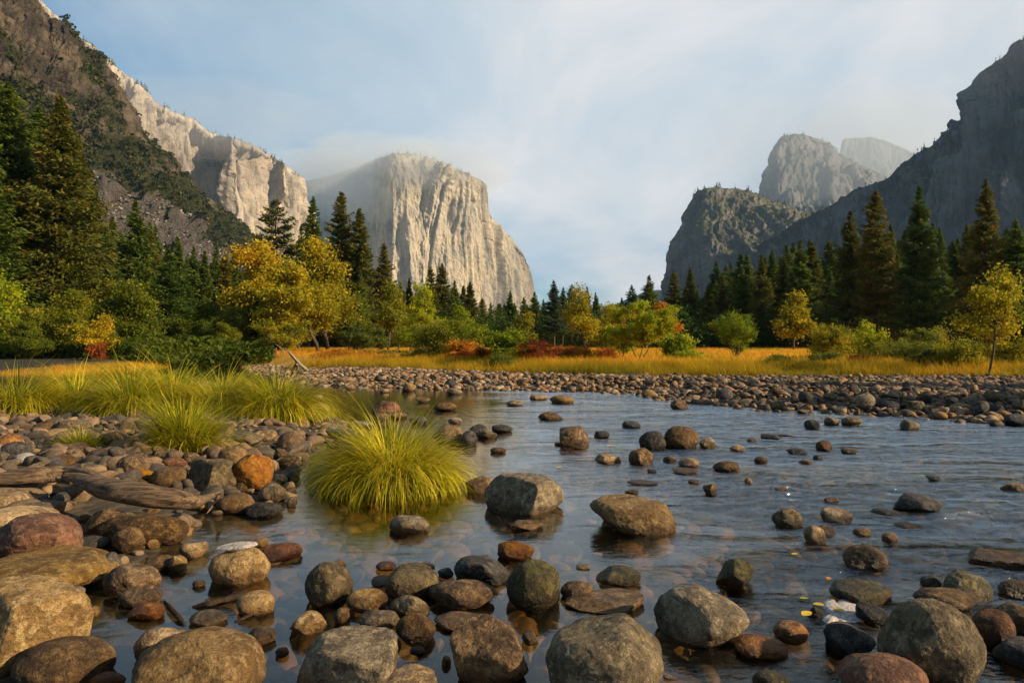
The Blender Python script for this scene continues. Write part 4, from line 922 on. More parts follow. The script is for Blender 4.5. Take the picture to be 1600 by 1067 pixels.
# ------------------------------------------------------------------ broadleaf trees and shrubs
def branching(r, h, spread, trunk_r, stems=1, first=0.25, levels=3, kids=(5, 4, 3), up=0.55, lean=0.0):
    """unit skeleton: list of tube paths and list of twig ends"""
    paths = []; ends = []
    def grow(p, d, L, rad, lv):
        k = 6; pts = [p]; dd = d.copy()
        for i in range(k):
            dd = dd + r.normal(0, 0.16, 3) + np.array([0, 0, 0.09 * up]); dd /= np.linalg.norm(dd); pts.append(pts[-1] + dd * L / k)
        pts = np.array(pts); rr = np.linspace(rad, rad * 0.45, k + 1); paths.append((pts, rr))
        if lv >= levels: ends.append((pts[-1], L)); ends.append((pts[3], L)); return
        n = kids[min(lv, len(kids) - 1)]
        for j in range(n):
            s = (first if lv == 0 else 0.3) + (1 - (first if lv == 0 else 0.3)) * (j + r.random()) / n
            q = pts[min(k, int(s * k))] + (pts[min(k, int(s * k) + 1)] - pts[min(k, int(s * k))]) * (s * k % 1)
            az = j * 2.4 + r.uniform(0, 1.3); el = r.uniform(0.15, 0.8) * up + 0.05
            nd = np.array([math.cos(az) * spread, math.sin(az) * spread, el]) + dd * 0.35; nd /= np.linalg.norm(nd)
            taper = 1.05 - 0.62 * s if lv == 0 else 0.9
            grow(q, nd, L * r.uniform(0.42, 0.62) * taper, rad * 0.42, lv + 1)
        grow(pts[-1], dd, L * 0.38, rad * 0.42, lv + 1)
    for s_ in range(stems):
        az = s_ * 2.4 + r.uniform(0, 1); t = (0.0 if stems == 1 else r.uniform(0.15, 0.75))
        d = np.array([math.cos(az) * t + lean, math.sin(az) * t, 1.0]); d /= np.linalg.norm(d)
        grow(np.array([r.normal(0, .015) if stems > 1 else 0, r.normal(0, .015) if stems > 1 else 0, 0]), d, h * r.uniform(0.85, 1.0) * (1 if stems == 1 else 0.8), trunk_r, 0 if stems == 1 else 1)
    return paths, ends
def broad_data(seed, tr=0.020, width=0.6, n=14000, leaf=0.011, spread=1.0, stems=1, first=0.22, levels=3, ball=0.05, lean=0.0, layered=0.5, skirt=0.0, up=0.55, kids=(7, 5, 3), droop=0.0, tmean=0.5, ttop=0.0):
    r = np.random.default_rng(seed); paths, ends = branching(r, 0.78, spread, tr if stems == 1 else 0.009, stems, first, levels, kids, up, lean)
    E = np.array([e[0] for e in ends])
    hmax = E[:, 2].max(); cx = np.median(E[:, 0]); wd = np.percentile(np.hypot(E[:, 0] - cx, E[:, 1]), 94)
    sc = np.array([width / 2 / wd * 0.92, width / 2 / wd * 0.92, 0.97 / hmax])
    paths = [(p * sc, rr) for p, rr in paths]; E = E * sc
    w_ = r.random(len(E)) ** 1.5 + 0.15; idx = r.choice(len(E), n, p=w_ / w_.sum())
    bs = ball * r.uniform(0.55, 1.5, len(E))
    g = r.normal(size=(n, 3)) * np.array([1, 1, 1 - 0.62 * layered]) * bs[idx][:, None]
    c = E[idx] + g; c[:, 2] -= droop * np.hypot(g[:, 0], g[:, 1])
    if skirt: 
        m = int(n * skirt); a = r.uniform(0, 6.28, m); q = r.random(m) ** .6 * width / 2; c[:m] = np.stack([np.cos(a) * q, np.sin(a) * q, r.random(m) * 0.45], 1)
    c[:, 2] = np.abs(c[:, 2]) 
    cl = r.normal(0, 0.16, len(E)); tint = np.clip(tmean + cl[idx] + r.normal(0, 0.10, n) + ttop * (c[:, 2] - 0.5), 0, 1)
    lv, lf, lt = leaves(c, 1.25 * leaf * r.uniform(0.6, 1.35, n), r, 0.2, np.array([0, 0, -0.4]), 0.6, tint)
    return tubes(paths, 5), (lv, lf, lt)
_bd = {}
def place_broad(px, top, base, D, lm, label, width_px, cat='tree', name='broadleaf_tree', seed=1, bark=None, group=None, z=None, **kw):
    """width_px: crown width in the photo; base only documents where the foot is seen"""
    x = (px - 800) / F * D; zg = float(gz(np.array([x]), np.array([D]))[0]) if z is None else z
    h = H + (HOR - top) * D / F - zg
    wr = width_px * D / F / h
    (tv, tf), (lv, lf, lt) = broad_data(seed, width=wr, **kw)
    tv = tv * h; lv = lv * h
    o = obj(name, None, loc=(x, D, zg - 0.05)); tag(o, label, cat, group)
    obj('trunk' if kw.get('stems', 1) == 1 else 'stems', mk_mesh('trunk', tv, tf, bark or B_DEC, True), o)
    obj('crown' if cat == 'tree' else 'foliage', mk_mesh('crown', lv, lf, lm, False, tint=lt), o)
    return o
T = place_broad
G1 = 'autumn broadleaf trees on the left bank'; G2 = 'broadleaf trees along the meadow edge'; G3 = 'shrubs on the meadow bank'
T(437, 374, 556, 64, L_YEL, 'big golden-orange maple, brightest at the top, left of the meadow tip', 128, seed=21, n=26000, leaf=0.011, ball=0.045, first=0.12, tmean=0.5, ttop=0.35, group=G2)
T(512, 372, 548, 70, L_YEL, 'yellow-green maple top rising behind the golden riverside maple', 92, seed=22, n=16000, ball=0.05, tmean=0.28, ttop=0.3, group=G2)
T(497, 410, 552, 58, L_YEL, 'golden riverside maple with dark forked trunk at the meadow tip', 130, seed=23, n=26000, leaf=0.013, ball=0.05, first=0.2, tmean=0.35, group=G2)
T(445, 500, 560, 46, L_OLV, 'small leaning olive tree over the river bend', 85, seed=24, n=9000, leaf=0.02, ball=0.06, lean=-0.35, stems=3, layered=0.7, bark=B_PALE, group=G2)
T(385, 455, 560, 62, L_OLV, 'dark olive tree leaning over the water left of the golden maple', 90, seed=25, n=14000, leaf=0.014, tmean=0.2, ball=0.055, group=G1)
T(345, 478, 560, 58, L_OLV, 'dark green riverside tree with a few yellow sprays', 80, seed=26, n=14000, leaf=0.014, tmean=0.28, ball=0.055, group=G1)
T(8, 418, 565, 46, L_LIME, 'bright yellow-green tree at the left edge over the water', 90, seed=27, n=18000, leaf=0.013, tmean=0.3, first=0.05, group=G1)
T(85, 452, 562, 46, L_OLV, 'olive-yellow tree spreading over the left bank', 118, seed=28, n=22000, leaf=0.012, tmean=0.45, first=0.05, layered=0.7, group=G1)
T(150, 405, 555, 60, L_OLV, 'tall olive tree with yellow patches below the rust-tinged pines', 105, seed=29, n=16000, leaf=0.011, tmean=0.45, group=G1)
T(148, 490, 560, 44, L_YEL, 'small orange-leaved tree between the olive trees of the left bank', 62, seed=30, n=8000, leaf=0.018, ball=0.06, tmean=0.62, layered=0.8, group=G1)
T(190, 438, 560, 50, L_OLV, 'olive-green tree drooping to the water right of the orange-leaved tree', 95, seed=31, n=20000, leaf=0.012, tmean=0.36, first=0.08, layered=0.75, droop=0.4, group=G1)
T(153, 536, 560, 41, L_RED, 'small red shrub under the orange-leaved tree', 26, cat='shrub', name='red_shrub', seed=32, n=3000, leaf=0.04, stems=5, levels=2, ball=0.09, group='low shrubs of the left bank')
T(275, 470, 560, 58, L_OLV, 'dark green broadleaf tree before the broad green fir', 80, seed=33, n=12000, leaf=0.014, tmean=0.15, group=G1)
T(300, 500, 560, 54, L_OLV, 'dusky green leafy tree at the dark river bend', 70, seed=34, n=10000, leaf=0.016, tmean=0.12, first=0.05, group=G1)
T(228, 498, 560, 52, L_OLV, 'olive tree at the water right of the drooping one', 70, seed=134, n=11000, leaf=0.016, tmean=0.22, first=0.05, group=G1)
T(40, 500, 562, 43, L_OLV, 'dark olive bushy tree low on the left bank', 80, seed=135, n=12000, leaf=0.016, tmean=0.25, first=0.03, group=G1)
T(606, 440, 545, 66, L_OLV, 'slim yellow-green tree in front of the lone pointed pine', 40, seed=35, n=8000, leaf=0.012, tmean=0.45, layered=0.3, group=G2)
T(560, 505, 546, 60, L_GRN, 'low green leafy tree right of the golden riverside maple', 60, seed=36, n=8000, leaf=0.02, tmean=0.3, first=0.03, group=G2)
T(590, 512, 546, 62, L_FIR, 'young green pine sapling at the meadow edge', 32, seed=136, n=5000, leaf=0.02, tmean=0.75, first=0.03, group=G2)
T(664, 440, 548, 52, L_LIME, 'slender airy lime-yellow tree with visible thin trunk', 62, seed=37, n=6500, leaf=0.012, tmean=0.30, layered=0.6, ball=0.035, bark=B_PALE, group=G2)
T(640, 490, 548, 56, L_LIME, 'soft yellow-green tree left of the slender lime tree', 56, seed=38, n=9000, leaf=0.016, tmean=0.2, first=0.03, group=G2)
T(694, 496, 570, 36, L_OLV, 'round olive-yellow willow bush at the meadow bank', 92, cat='shrub', name='willow_bush', seed=39, n=20000, leaf=0.018, stems=9, levels=2, ball=0.075, skirt=0.2, tmean=0.42, group=G3)
T(738, 505, 560, 40, L_LIME, 'airy light green shrub beside the round willow bush', 56, cat='shrub', name='leafy_shrub', seed=40, n=6000, leaf=0.022, stems=6, levels=2, ball=0.06, tmean=0.25, group=G3)
T(797, 514, 572, 31, L_LIME, 'low lime shrub with feathery upright sprays', 62, cat='shrub', name='leafy_shrub', seed=41, n=8000, leaf=0.03, stems=10, levels=2, ball=0.07, skirt=0.3, tmean=0.2, group=G3)
T(838, 530, 566, 31, L_RED, 'large dome of red-brown dogwood in the golden grass', 74, cat='shrub', name='red_shrub', seed=42, n=16000, leaf=0.022, stems=12, levels=2, ball=0.08, skirt=0.35, tmean=0.22, group='red shrubs in the golden grass')
T(880, 538, 566, 33, L_RED, 'orange-red shrub right of the large red-brown dome', 62, cat='shrub', name='red_shrub', seed=43, n=11000, leaf=0.028, stems=10, levels=2, ball=0.09, skirt=0.4, tmean=0.55, group='red shrubs in the golden grass')
T(753, 542, 566, 32, L_RED, 'small rusty shrub left of the lime shrub', 26, cat='shrub', name='red_shrub', seed=44, n=5000, leaf=0.05, stems=8, levels=2, ball=0.12, skirt=0.5, tmean=0.6, group='red shrubs in the golden grass')
T(720, 532, 570, 34, L_ORA, 'low orange-yellow shrub between willow bush and lime shrub', 46, cat='shrub', name='leafy_shrub', seed=45, n=6000, leaf=0.05, stems=8, levels=2, ball=0.12, skirt=0.5, tmean=0.5, group=G3)
T(530, 545, 558, 40, L_ORA, 'orange thicket on the tip of the meadow', 95, cat='shrub', name='red_shrub', seed=46, n=9000, leaf=0.05, stems=10, levels=2, ball=0.14, skirt=0.6, tmean=0.3, group=G3)
T(920, 446, 560, 37, L_OLV, 'thin open yellow tree with dark straight trunk before the gap', 78, seed=47, tr=0.012, n=5600, leaf=0.012, ball=0.04, first=0.25, layered=0.4, tmean=0.72, group=G2)
T(950, 490, 560, 40, L_OLV, 'brownish see-through tree between the thin yellow and bright yellow trees', 60, seed=48, n=4500, leaf=0.016, ball=0.05, tmean=0.6, first=0.1, group=G2)
T(1000, 468, 566, 31, L_LIME, 'bright lemon-yellow spreading tree in the middle of the bank', 100, seed=49, n=17000, leaf=0.013, ball=0.045, first=0.05, layered=0.75, stems=3, levels=3, tmean=0.45, group=G2)
T(970, 505, 562, 33, L_LIME, 'pale yellow bushy tree on the left of the lemon-yellow tree', 60, seed=148, n=9000, leaf=0.018, ball=0.06, first=0.05, stems=3, tmean=0.3, group=G2)
T(1036, 474, 548, 60, L_ORA, 'orange-brown tree behind the lemon-yellow tree', 46, seed=50, n=8000, leaf=0.018, tmean=0.4, group=G2)
T(960, 478, 545, 80, L_ORA, 'rounded amber tree far behind in the gap', 44, seed=51, n=6000, leaf=0.02, tmean=0.25, group=G2)
T(815, 487, 540, 92, L_YEL, 'yellow tree tucked between the dark firs under the monolith', 44, seed=151, n=6000, leaf=0.02, tmean=0.15, group=G2)
T(1240, 455, 536, 72, L_YEL, 'round amber oak against the dark conifers', 46, seed=52, n=11000, leaf=0.018, ball=0.05, tmean=0.35, first=0.12, group=G2)
T(1150, 486, 562, 35, L_LIME, 'vase-shaped lime-green bush standing in the golden meadow', 72, cat='shrub', name='leafy_shrub', seed=53, n=15000, leaf=0.012, stems=8, levels=2, ball=0.05, tmean=0.05, group=G3)
T(1300, 508, 566, 33, L_OLV, 'rounded yellow-olive bush right of the open meadow', 72, cat='shrub', name='willow_bush', seed=54, n=14000, leaf=0.02, stems=10, levels=2, ball=0.08, skirt=0.25, tmean=0.62, group=G3)
T(1334, 520, 566, 34, L_OLV, 'lower olive bush touching the rounded yellow-olive bush', 56, cat='shrub', name='willow_bush', seed=154, n=9000, leaf=0.026, stems=10, levels=2, ball=0.09, skirt=0.3, tmean=0.5, group=G3)
T(1358, 498, 566, 30, L_LIME, 'light airy lime sapling between the bushes', 54, cat='shrub', name='leafy_shrub', seed=55, n=3200, leaf=0.019, stems=5, levels=2, ball=0.05, tmean=0.3, group=G3)
T(1340, 553, 572, 27, L_RED, 'small crimson shrub at the foot of the lime sapling', 32, cat='shrub', name='red_shrub', seed=56, n=4000, leaf=0.06, stems=8, levels=2, ball=0.12, skirt=0.5, tmean=0.1, group='red shrubs in the golden grass')
T(1405, 527, 585, 29, L_GRN, 'broad soft green willow clump right of the lime sapling', 105, cat='shrub', name='willow_bush', seed=57, n=20000, leaf=0.022, stems=14, levels=2, ball=0.08, skirt=0.3, tmean=0.62, group=G3)
T(1450, 510, 575, 32, L_GRN, 'taller yellow-green willow behind the soft green clump', 60, cat='shrub', name='willow_bush', seed=58, n=10000, leaf=0.022, stems=9, levels=2, ball=0.08, skirt=0.2, tmean=0.7, group=G3)
T(1455, 545, 585, 27, L_GRN, 'dark blue-green willow clump low on the bank', 78, cat='shrub', name='willow_bush', seed=59, n=14000, leaf=0.03, stems=12, levels=2, ball=0.1, skirt=0.4, tmean=0.08, group=G3)
T(1543, 408, 585, 24, L_YEL, 'slender amber tree with forked dark trunk on the right bank', 98, seed=60, tr=0.011, n=5200, leaf=0.011, ball=0.035, first=0.28, layered=0.35, tmean=0.38, ttop=-0.5, group=G2)
T(1500, 530, 585, 26, L_OLV, 'amber-olive bush left of the slender amber tree', 70, cat='shrub', name='willow_bush', seed=61, n=10000, leaf=0.028, stems=10, levels=2, ball=0.09, skirt=0.35, tmean=0.62, group=G3)
T(1585, 528, 585, 27, L_OLV, 'amber-olive bush at the right edge behind the slender amber tree', 90, cat='shrub', name='willow_bush', seed=62, n=12000, leaf=0.026, stems=12, levels=2, ball=0.09, skirt=0.35, tmean=0.66, group=G3)
T(1598, 480, 585, 27, L_OLV, 'leafy branch-heavy tree cut by the right edge', 46, seed=63, n=4000, leaf=0.02, ball=0.05, first=0.3, tmean=0.2, group=G2)
T(1580, 430, 540, 62, L_OLV, 'dark rounded oak in front of the firs at the right edge', 60, seed=64, n=9000, leaf=0.02, tmean=0.15, group=G2)

for i, (px, tp, D, lm, w_, lb, tm_) in enumerate([
  (600, 553, 44, L_GRN, 60, 'patch of green weeds in the golden grass near the bleached snag', .6), (655, 552, 38, L_GRN, 50, 'green weedy clump left of the round willow bush', .55),
  (570, 556, 42, L_RED, 46, 'rust-red low brush behind the gravel tip', .75), (905, 549, 32, L_ORA, 40, 'orange low brush at the foot of the thin yellow tree', .4), (945, 550, 31, L_RED, 36, 'russet brush between the thin yellow and lemon-yellow trees', .7),
  (735, 551, 33, L_RED, 40, 'rusty low brush behind the orange-yellow shrub', .7), (1075, 553, 33, L_LIME, 46, 'low yellow-green clump right of the lemon-yellow tree', .4), (1060, 530, 38, L_LIME, 40, 'pale leafy clump behind the lemon-yellow tree', .3),
  (1215, 560, 27, L_GRN, 40, 'green weeds at the bank below the open meadow', .6), (1290, 556, 28, L_GRN, 44, 'green weeds at the foot of the yellow-olive bush', .5), (780, 560, 29, L_GRN, 40, 'green weeds at the water side of the lime shrub', .5)]):
    T(px, tp - 8, 570, D, lm, lb, w_ * 1.15, cat='shrub', name='low_brush', seed=300 + i, n=5000, leaf=0.05, stems=8, levels=2, ball=0.13, skirt=0.5, tmean=tm_, group='low brush dotted in the golden grass')
# more leafy trees before the left forest wall
for i, (px, tp, D, lm, w_, lb, tm_) in enumerate([
  (322, 470, 68, L_OLV, 60, 'mid-green leafy tree under the slender fir pair', .3), (250, 440, 72, L_OLV, 60, 'green leafy tree behind the olive tree at the water', .25), (360, 505, 54, L_OLV, 50, 'yellow-flecked bushy tree over the dark river bend', .55),
  (415, 470, 70, L_OLV, 60, 'shaded green tree behind the golden maple foot', .2), (468, 470, 62, L_YEL, 60, 'yellow-green young maple between the two golden maples', .2), (545, 460, 74, L_OLV, 56, 'green leafy tree right behind the golden riverside maple', .4), (622, 480, 70, L_OLV, 44, 'yellow-green tree under the matching thin firs', .45),
  (715, 478, 62, L_LIME, 44, 'soft lime tree behind the round willow bush', .15), (30, 455, 56, L_OLV, 80, 'yellowish olive tree behind the bright left-edge tree', .5), (112, 470, 52, L_YEL, 60, 'golden-green tree between the olive trees of the left bank', .2)]):
    T(px, tp, 560, D, lm, lb, w_, seed=330 + i, n=11000, leaf=0.016, first=0.05, tmean=tm_, group='leafy trees before the conifer wall')

# ------------------------------------------------------------------ grass blades
def blades(c, az, L, th0, bend, wid, tint, r, K=6):
    """vectorised arching blades; returns verts, quads, tint"""
    n = len(c); t = np.linspace(0, 1, K + 1)
    th = th0[:, None] + bend[:, None] * t[None] ** 1.25
    ds = (L / K)[:, None]
    dh = np.sin(th) * ds; dz = np.cos(th) * ds
    hx = np.concatenate([np.zeros((n, 1)), np.cumsum((dh[:, :-1] + dh[:, 1:]) / 2, 1)], 1); hz = np.concatenate([np.zeros((n, 1)), np.cumsum((dz[:, :-1] + dz[:, 1:]) / 2, 1)], 1)
    x = c[:, 0:1] + np.cos(az)[:, None] * hx; y = c[:, 1:2] + np.sin(az)[:, None] * hx; z = c[:, 2:3] + hz
    w_ = (wid / 2)[:, None] * (1 - 0.92 * t[None] ** 1.6); ta = az + math.pi / 2 + r.normal(0, 0.5, n)
    ox = np.cos(ta)[:, None] * w_; oy = np.sin(ta)[:, None] * w_
    v = np.stack([np.stack([x - ox, y - oy, z], -1), np.stack([x + ox, y + oy, z], -1)], 2)
    i = np.arange(n * (K + 1) * 2).reshape(n, K + 1, 2)
    f = np.stack([i[:, :-1, 0], i[:, :-1, 1], i[:, 1:, 1], i[:, 1:, 0]], -1).reshape(-1, 4)
    tt = np.clip(tint[:, None] + 0.25 * (t[None] - 0.4), 0, 1)
    return v.reshape(-1, 3), f, np.repeat(tt.reshape(-1), 2)
L_GRASS = leaf_mat('sedge_grass', [(0, (0.24, 0.15, 0.05)), (0.05, (0.20, 0.13, 0.04)), (0.08, (0.08, 0.14, 0.006)), (0.3, (0.22, 0.27, 0.008)), (0.55, (0.54, 0.48, 0.014)), (0.85, (0.80, 0.62, 0.03)), (1, (0.85, 0.66, 0.10))], 0.55, 0.08, 0.5)
L_GOLD = leaf_mat('golden_meadow_grass', [(0, (0.16, 0.16, 0.008)), (0.3, (0.42, 0.30, 0.012)), (0.6, (0.66, 0.38, 0.018)), (0.85, (0.74, 0.40, 0.025)), (1, (0.68, 0.27, 0.03))], 0.5, 0.05, 0.5)
def tuft(px, py, z, wpx, hpx, n, label, seed, tm=0.5, lean_az=None, group=None, K=7, wid=0.011, stiff=0.0, dr=0.8, name='grass_tussock', lop=0.0):
    r = np.random.default_rng(seed); x, y = P(px, py, z); s = y / F; R0 = wpx * s / 2; Hh = hpx * s
    y += R0 * dr
    a = r.uniform(0, 2 * math.pi, n); q = r.random(n) ** 0.6
    bx = np.cos(a) * q * R0 * 0.55; by = np.sin(a) * q * R0 * 0.55 * dr
    az = np.arctan2(by, bx) + r.normal(0, 0.75, n)
    if lean_az is not None: 
        vx = np.cos(az) + 0.8 * math.cos(lean_az); vy = np.sin(az) + 0.8 * math.sin(lean_az); az = np.arctan2(vy, vx)
    # clumps inside the tussock comb their blades together
    k = 26; cc = r.normal(0, 1, (k, 2)) * R0 * 0.4; ci = np.argmin((bx[:, None] - cc[None, :, 0]) ** 2 + (by[:, None] - cc[None, :, 1]) ** 2, 1); az = az + r.normal(0, 0.35, k)[ci]
    L = Hh * 1.62 * r.uniform(0.45, 1.12, n) * (1.0 - 0.12 * q) * (1 + 0.15 * r.normal(0, 1, k)[ci])
    L = L * np.where(r.random(n) < 0.04, 1.18, 1.0) * (1 - lop * np.cos(az)); bx = bx + lop * 0.5 * R0; th0 = 0.08 + 0.55 * q * r.uniform(0.3, 1.4, n); bend = (1.1 + 1.0 * q) * r.uniform(0.45, 1.35, n) * (1 - stiff) * 1.25
    tint = np.clip(tm + r.normal(0, 0.30, n) + 0.08 * r.normal(0, 1, k)[ci], 0, 1)
    v, f, t = blades(np.stack([bx, by, np.zeros(n) - 0.04], 1), az, L, th0, bend, wid * r.uniform(0.6, 1.3, n), tint, r, K)
    o = obj(name, mk_mesh(name, v, f, L_GRASS, False, tint=t), loc=(x, y, z)); tag(o, label, 'grass tussock', group); return o
GG = 'grass tussocks standing among the stones'
tuft(583, 780, 0.0, 260, 92, 9500, 'large drooping yellow-green tussock standing in the river', 1, tm=0.52, group=GG, K=9, wid=0.0125, dr=0.8, lop=0.12)
tuft(268, 712, 0.12, 112, 76, 2600, 'bright green pointed tussock among the stones, between driftwood and long grass island', 2, tm=0.42, group=GG, stiff=0.35)
tuft(100, 706, 0.12, 92, 30, 800, 'small low tuft on the stones at the left', 3, tm=0.55, group=GG, stiff=0.3)
for i, (px, py, w_, h_, n, tm, lb) in enumerate([
  (-10, 655, 170, 72, 6500, 0.45, 'golden green tussock at the left edge of the grass island'),
  (95, 648, 130, 66, 6500, 0.50, 'loose yellow tussock second along the grass island from the left'),
  (175, 656, 140, 74, 7500, 0.42, 'green-bellied tussock third along the grass island from the left'),
  (250, 652, 150, 80, 7500, 0.50, 'tall wispy tussock in the middle of the grass island'),
  (325, 656, 140, 78, 7500, 0.52, 'golden tussock with long bent blades, right of the middle of the grass island'),
  (420, 660, 125, 76, 8000, 0.38, 'dense green tussock at the river end of the grass island'),
  (230, 622, 150, 30, 5000, 0.62, 'yellow grass clump behind the middle of the grass island'),
  (330, 620, 120, 26, 3500, 0.52, 'yellow grass clump behind the right part of the grass island')]):
    tuft(px, py, 0.10, w_, h_ * 0.88, n // 2, lb, 10 + i, tm=tm + .06, group='tussocks of the long grass island', K=6, wid=0.016, lean_az=None, dr=0.6)

def grass_field(name, label, xs, n, cond, seed, h, mat, tm, wid, K=3, tfun=None):
    r = np.random.default_rng(seed); x = r.uniform(xs[0], xs[1], n); y = xs[2] + (xs[3] - xs[2]) * r.random(n) ** 1.5
    q = np.stack([x, y, x * 0], 1); pn = perlin(q * 0.55, seed); k = cond(x, y, pn); x, y, pn = x[k], y[k], pn[k]; m = len(x)
    z = gz(x, y); L = h * r.uniform(0.5, 1.25, m) * (1 + 1.5 * pn) * (1 - 0.5 * sstep(sdf(GR, x, y), 0.8, 2.6))
    bigc = perlin(np.stack([x, y, x * 0], 1) * 0.16, seed + 1)
    az = r.uniform(0, 6.28, m); tint = np.clip(tm + 1.1 * bigc + 0.45 * pn + r.normal(0, 0.14, m), 0, 1)
    v, f, t = blades(np.stack([x, y, z - 0.03], 1), az, L, r.uniform(0.02, 0.45, m), r.uniform(0.3, 1.5, m), wid * (1 + y * 0.012) * r.uniform(0.6, 1.4, m), tint, r, K)
    o = obj(name, mk_mesh(name, v, f, mat, False, tint=t)); tag(o, label, kind='stuff')
grass_field('bank_grass', 'thick fringe of golden green grass along the far bank', (-24, 32, 22, 36), 330000,
            lambda x, y, pn: (sdf(GR, x, y) > -0.25 + 0.6 * pn) & (sdf(GR, x, y) < 3.2) & (x > -0.36 * y) & inview(x, y), 71, 0.60, L_GOLD, 0.26, 0.010)
grass_field('meadow_grass', 'golden dry grass covering the flat meadow', (-45, 85, 26, 120), 330000,
            lambda x, y, pn: (sdf(GR, x, y) > 2.5) & (x > -0.345 * y) & inview(x, y), 72, 0.55, L_GOLD, 0.62, 0.020)
grass_field('left_bank_grass', 'yellow grass overhanging the water on the left bank', (-42, -12, 32, 58), 70000,
            lambda x, y, pn: (sdf(GR, x, y) > -0.6 + 0.6 * pn) & (sdf(GR, x, y) < 3.0) & (x < -0.51 * y + pn) & inview(x, y), 73, 0.36, L_GOLD, 0.42, 0.015)

def thicket(name, label, D0, D1, px0, px1, h0, h1, n, seed, mat, tm):
    r = np.random.default_rng(seed); px = r.uniform(px0, px1, n); D = r.uniform(D0, D1, n); x = (px - 800) / F * D
    hh = h0 + (h1 - h0) * (0.5 + perlin(np.stack([x * .25, D * .25, x * 0], 1), seed)); z = gz(x, D) + hh * r.random(n) ** .8
    v, f, t = leaves(np.stack([x, D, z], 1), r.uniform(.09, .24, n), r, .2, np.array([0, 0, -.4]), .6, np.clip(tm + r.normal(0, .15, n) + .4 * perlin(np.stack([x * .2, D * .2, x * 0], 1), seed + 2), 0, 1))
    o = obj(name, mk_mesh(name, v, f, mat, False, tint=t)); tag(o, label, kind='stuff')
thicket('forest_undergrowth', 'dark undergrowth at the feet of the conifers beyond the meadow', 100, 122, 380, 1680, 1.5, 7.5, 120000, 81, L_FIR, .3)
thicket('bank_undergrowth', 'dark undergrowth under the trees of the left bank', 44, 80, -80, 425, .2, 1.9, 80000, 82, L_OLV, .05)
# trees standing on the near right bank, outside the photograph, that shade the gravel bar
for i, (x_, y_, h_) in enumerate([(31, 8.0, 12.0), (35, 10.5, 13.0), (29, 3.5, 11.0), (30, -3, 12)]):
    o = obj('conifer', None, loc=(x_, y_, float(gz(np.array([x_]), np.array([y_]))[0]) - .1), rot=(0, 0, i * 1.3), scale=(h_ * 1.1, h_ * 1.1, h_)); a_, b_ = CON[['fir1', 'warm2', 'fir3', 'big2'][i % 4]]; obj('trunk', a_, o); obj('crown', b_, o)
    tag(o, 'one of the conifers on the near right bank beyond the frame', 'conifer tree', 'conifers on the near right bank')
# ------------------------------------------------------------------ trees along the rims, brush on the slopes
def rim_trees(name, label, cl, cols, n, hmin, hmax, seed, depth=3, mat=None):
    X3, col, nn, nrow = cl; r = np.random.default_rng(seed); C = []; S = []; T_ = []
    for _ in range(n):
        i = int(r.uniform(*cols) * (X3.shape[0] - 1)); j = nrow - 1 + int(r.integers(-2, depth)); p = X3[i, j] + r.normal(0, 2, 3) * (1, 1, 0)
        h = r.uniform(hmin, hmax); m = 26; t = r.random(m); a = r.uniform(0, 6.28, m); q = 0.2 * h * (1 - t) * r.random(m) ** .5
        C.append(p + np.stack([np.cos(a) * q, np.sin(a) * q, t * h - 1], 1)); S.append((0.16 - 0.10 * t) * h); T_.append(np.full(m, r.uniform(.2, .8)))
    v, f, t = leaves(np.concatenate(C), np.concatenate(S), r, 0, None, 0.7, np.concatenate(T_))
    o = obj(name, mk_mesh(name, v, f, mat or L_FIR, False, tint=t)); tag(o, label, kind='stuff')
rim_trees('monolith_rim_forest', 'forest of tiny trees along the misty shoulder of the monolith', ELC, (0.03, 0.72), 80, 9, 20, 1)
rim_trees('mid_cliff_rim_forest', 'tiny trees dotting the rim of the pale cliff wall', LMID, (0.15, 0.98), 120, 7, 16, 2)
rim_trees('buttress_rim_forest', 'tiny trees along the top of the brushy buttress', RB, (0.10, 0.75), 150, 8, 20, 3, depth=6)
rim_trees('peak_rim_forest', 'tiny trees on the crown of the hazy peak', RP, (0.08, 0.6), 70, 9, 18, 4)
rim_trees('misty_peak_forest', 'tiny trees on top of the far misty peak', RQ, (0.03, 0.8), 60, 12, 22, 5)
rim_trees('cliff_rim_forest', 'scattered trees along the edge of the dark cliff', RN, (0.02, 0.36), 60, 6, 15, 6)
def base_trees(name, label, cl, cols, rows, n, hmin, hmax, seed):
    X3, col, nn, nrow = cl; r = np.random.default_rng(seed); C = []; S = []; T_ = []
    for _ in range(n):
        i = int(r.uniform(*cols) * (X3.shape[0] - 1)); j = int((rows[0] + (rows[1] - rows[0]) * r.random() ** 1.6) * nrow); p = X3[i, j]
        if perlin(p[None] * 0.006, seed)[0] < -0.12: continue
        h = r.uniform(hmin, hmax); m = 34; t = r.random(m) ** 1.2; a = r.uniform(0, 6.28, m); q = 0.17 * h * (1 - t) * r.random(m) ** .4
        C.append(p + np.stack([np.cos(a) * q, np.sin(a) * q, t * h - 1], 1)); S.append((0.14 - 0.09 * t) * h); T_.append(np.clip(r.uniform(.1, .6) + r.normal(0, .1, m), 0, 1))
    v, f, t = leaves(np.concatenate(C), np.concatenate(S), r, 0, None, 0.7, np.concatenate(T_))
    o = obj(name, mk_mesh(name, v, f, L_FIR, False, tint=t)); tag(o, label, kind='stuff')
base_trees('cliff_foot_forest', 'forest climbing the lower slopes of the dark cliff', RN, (0.01, 0.36), (0.02, 0.30), 1500, 14, 30, 21)
base_trees('cliff_ledge_trees', 'sparse trees on the ledges of the dark cliff', RN, (0.01, 0.36), (0.3, 0.95), 260, 7, 16, 22)
base_trees('buttress_foot_forest', 'forest climbing the foot of the brushy buttress', RB, (0.02, 0.7), (0.02, 0.25), 600, 14, 30, 23)
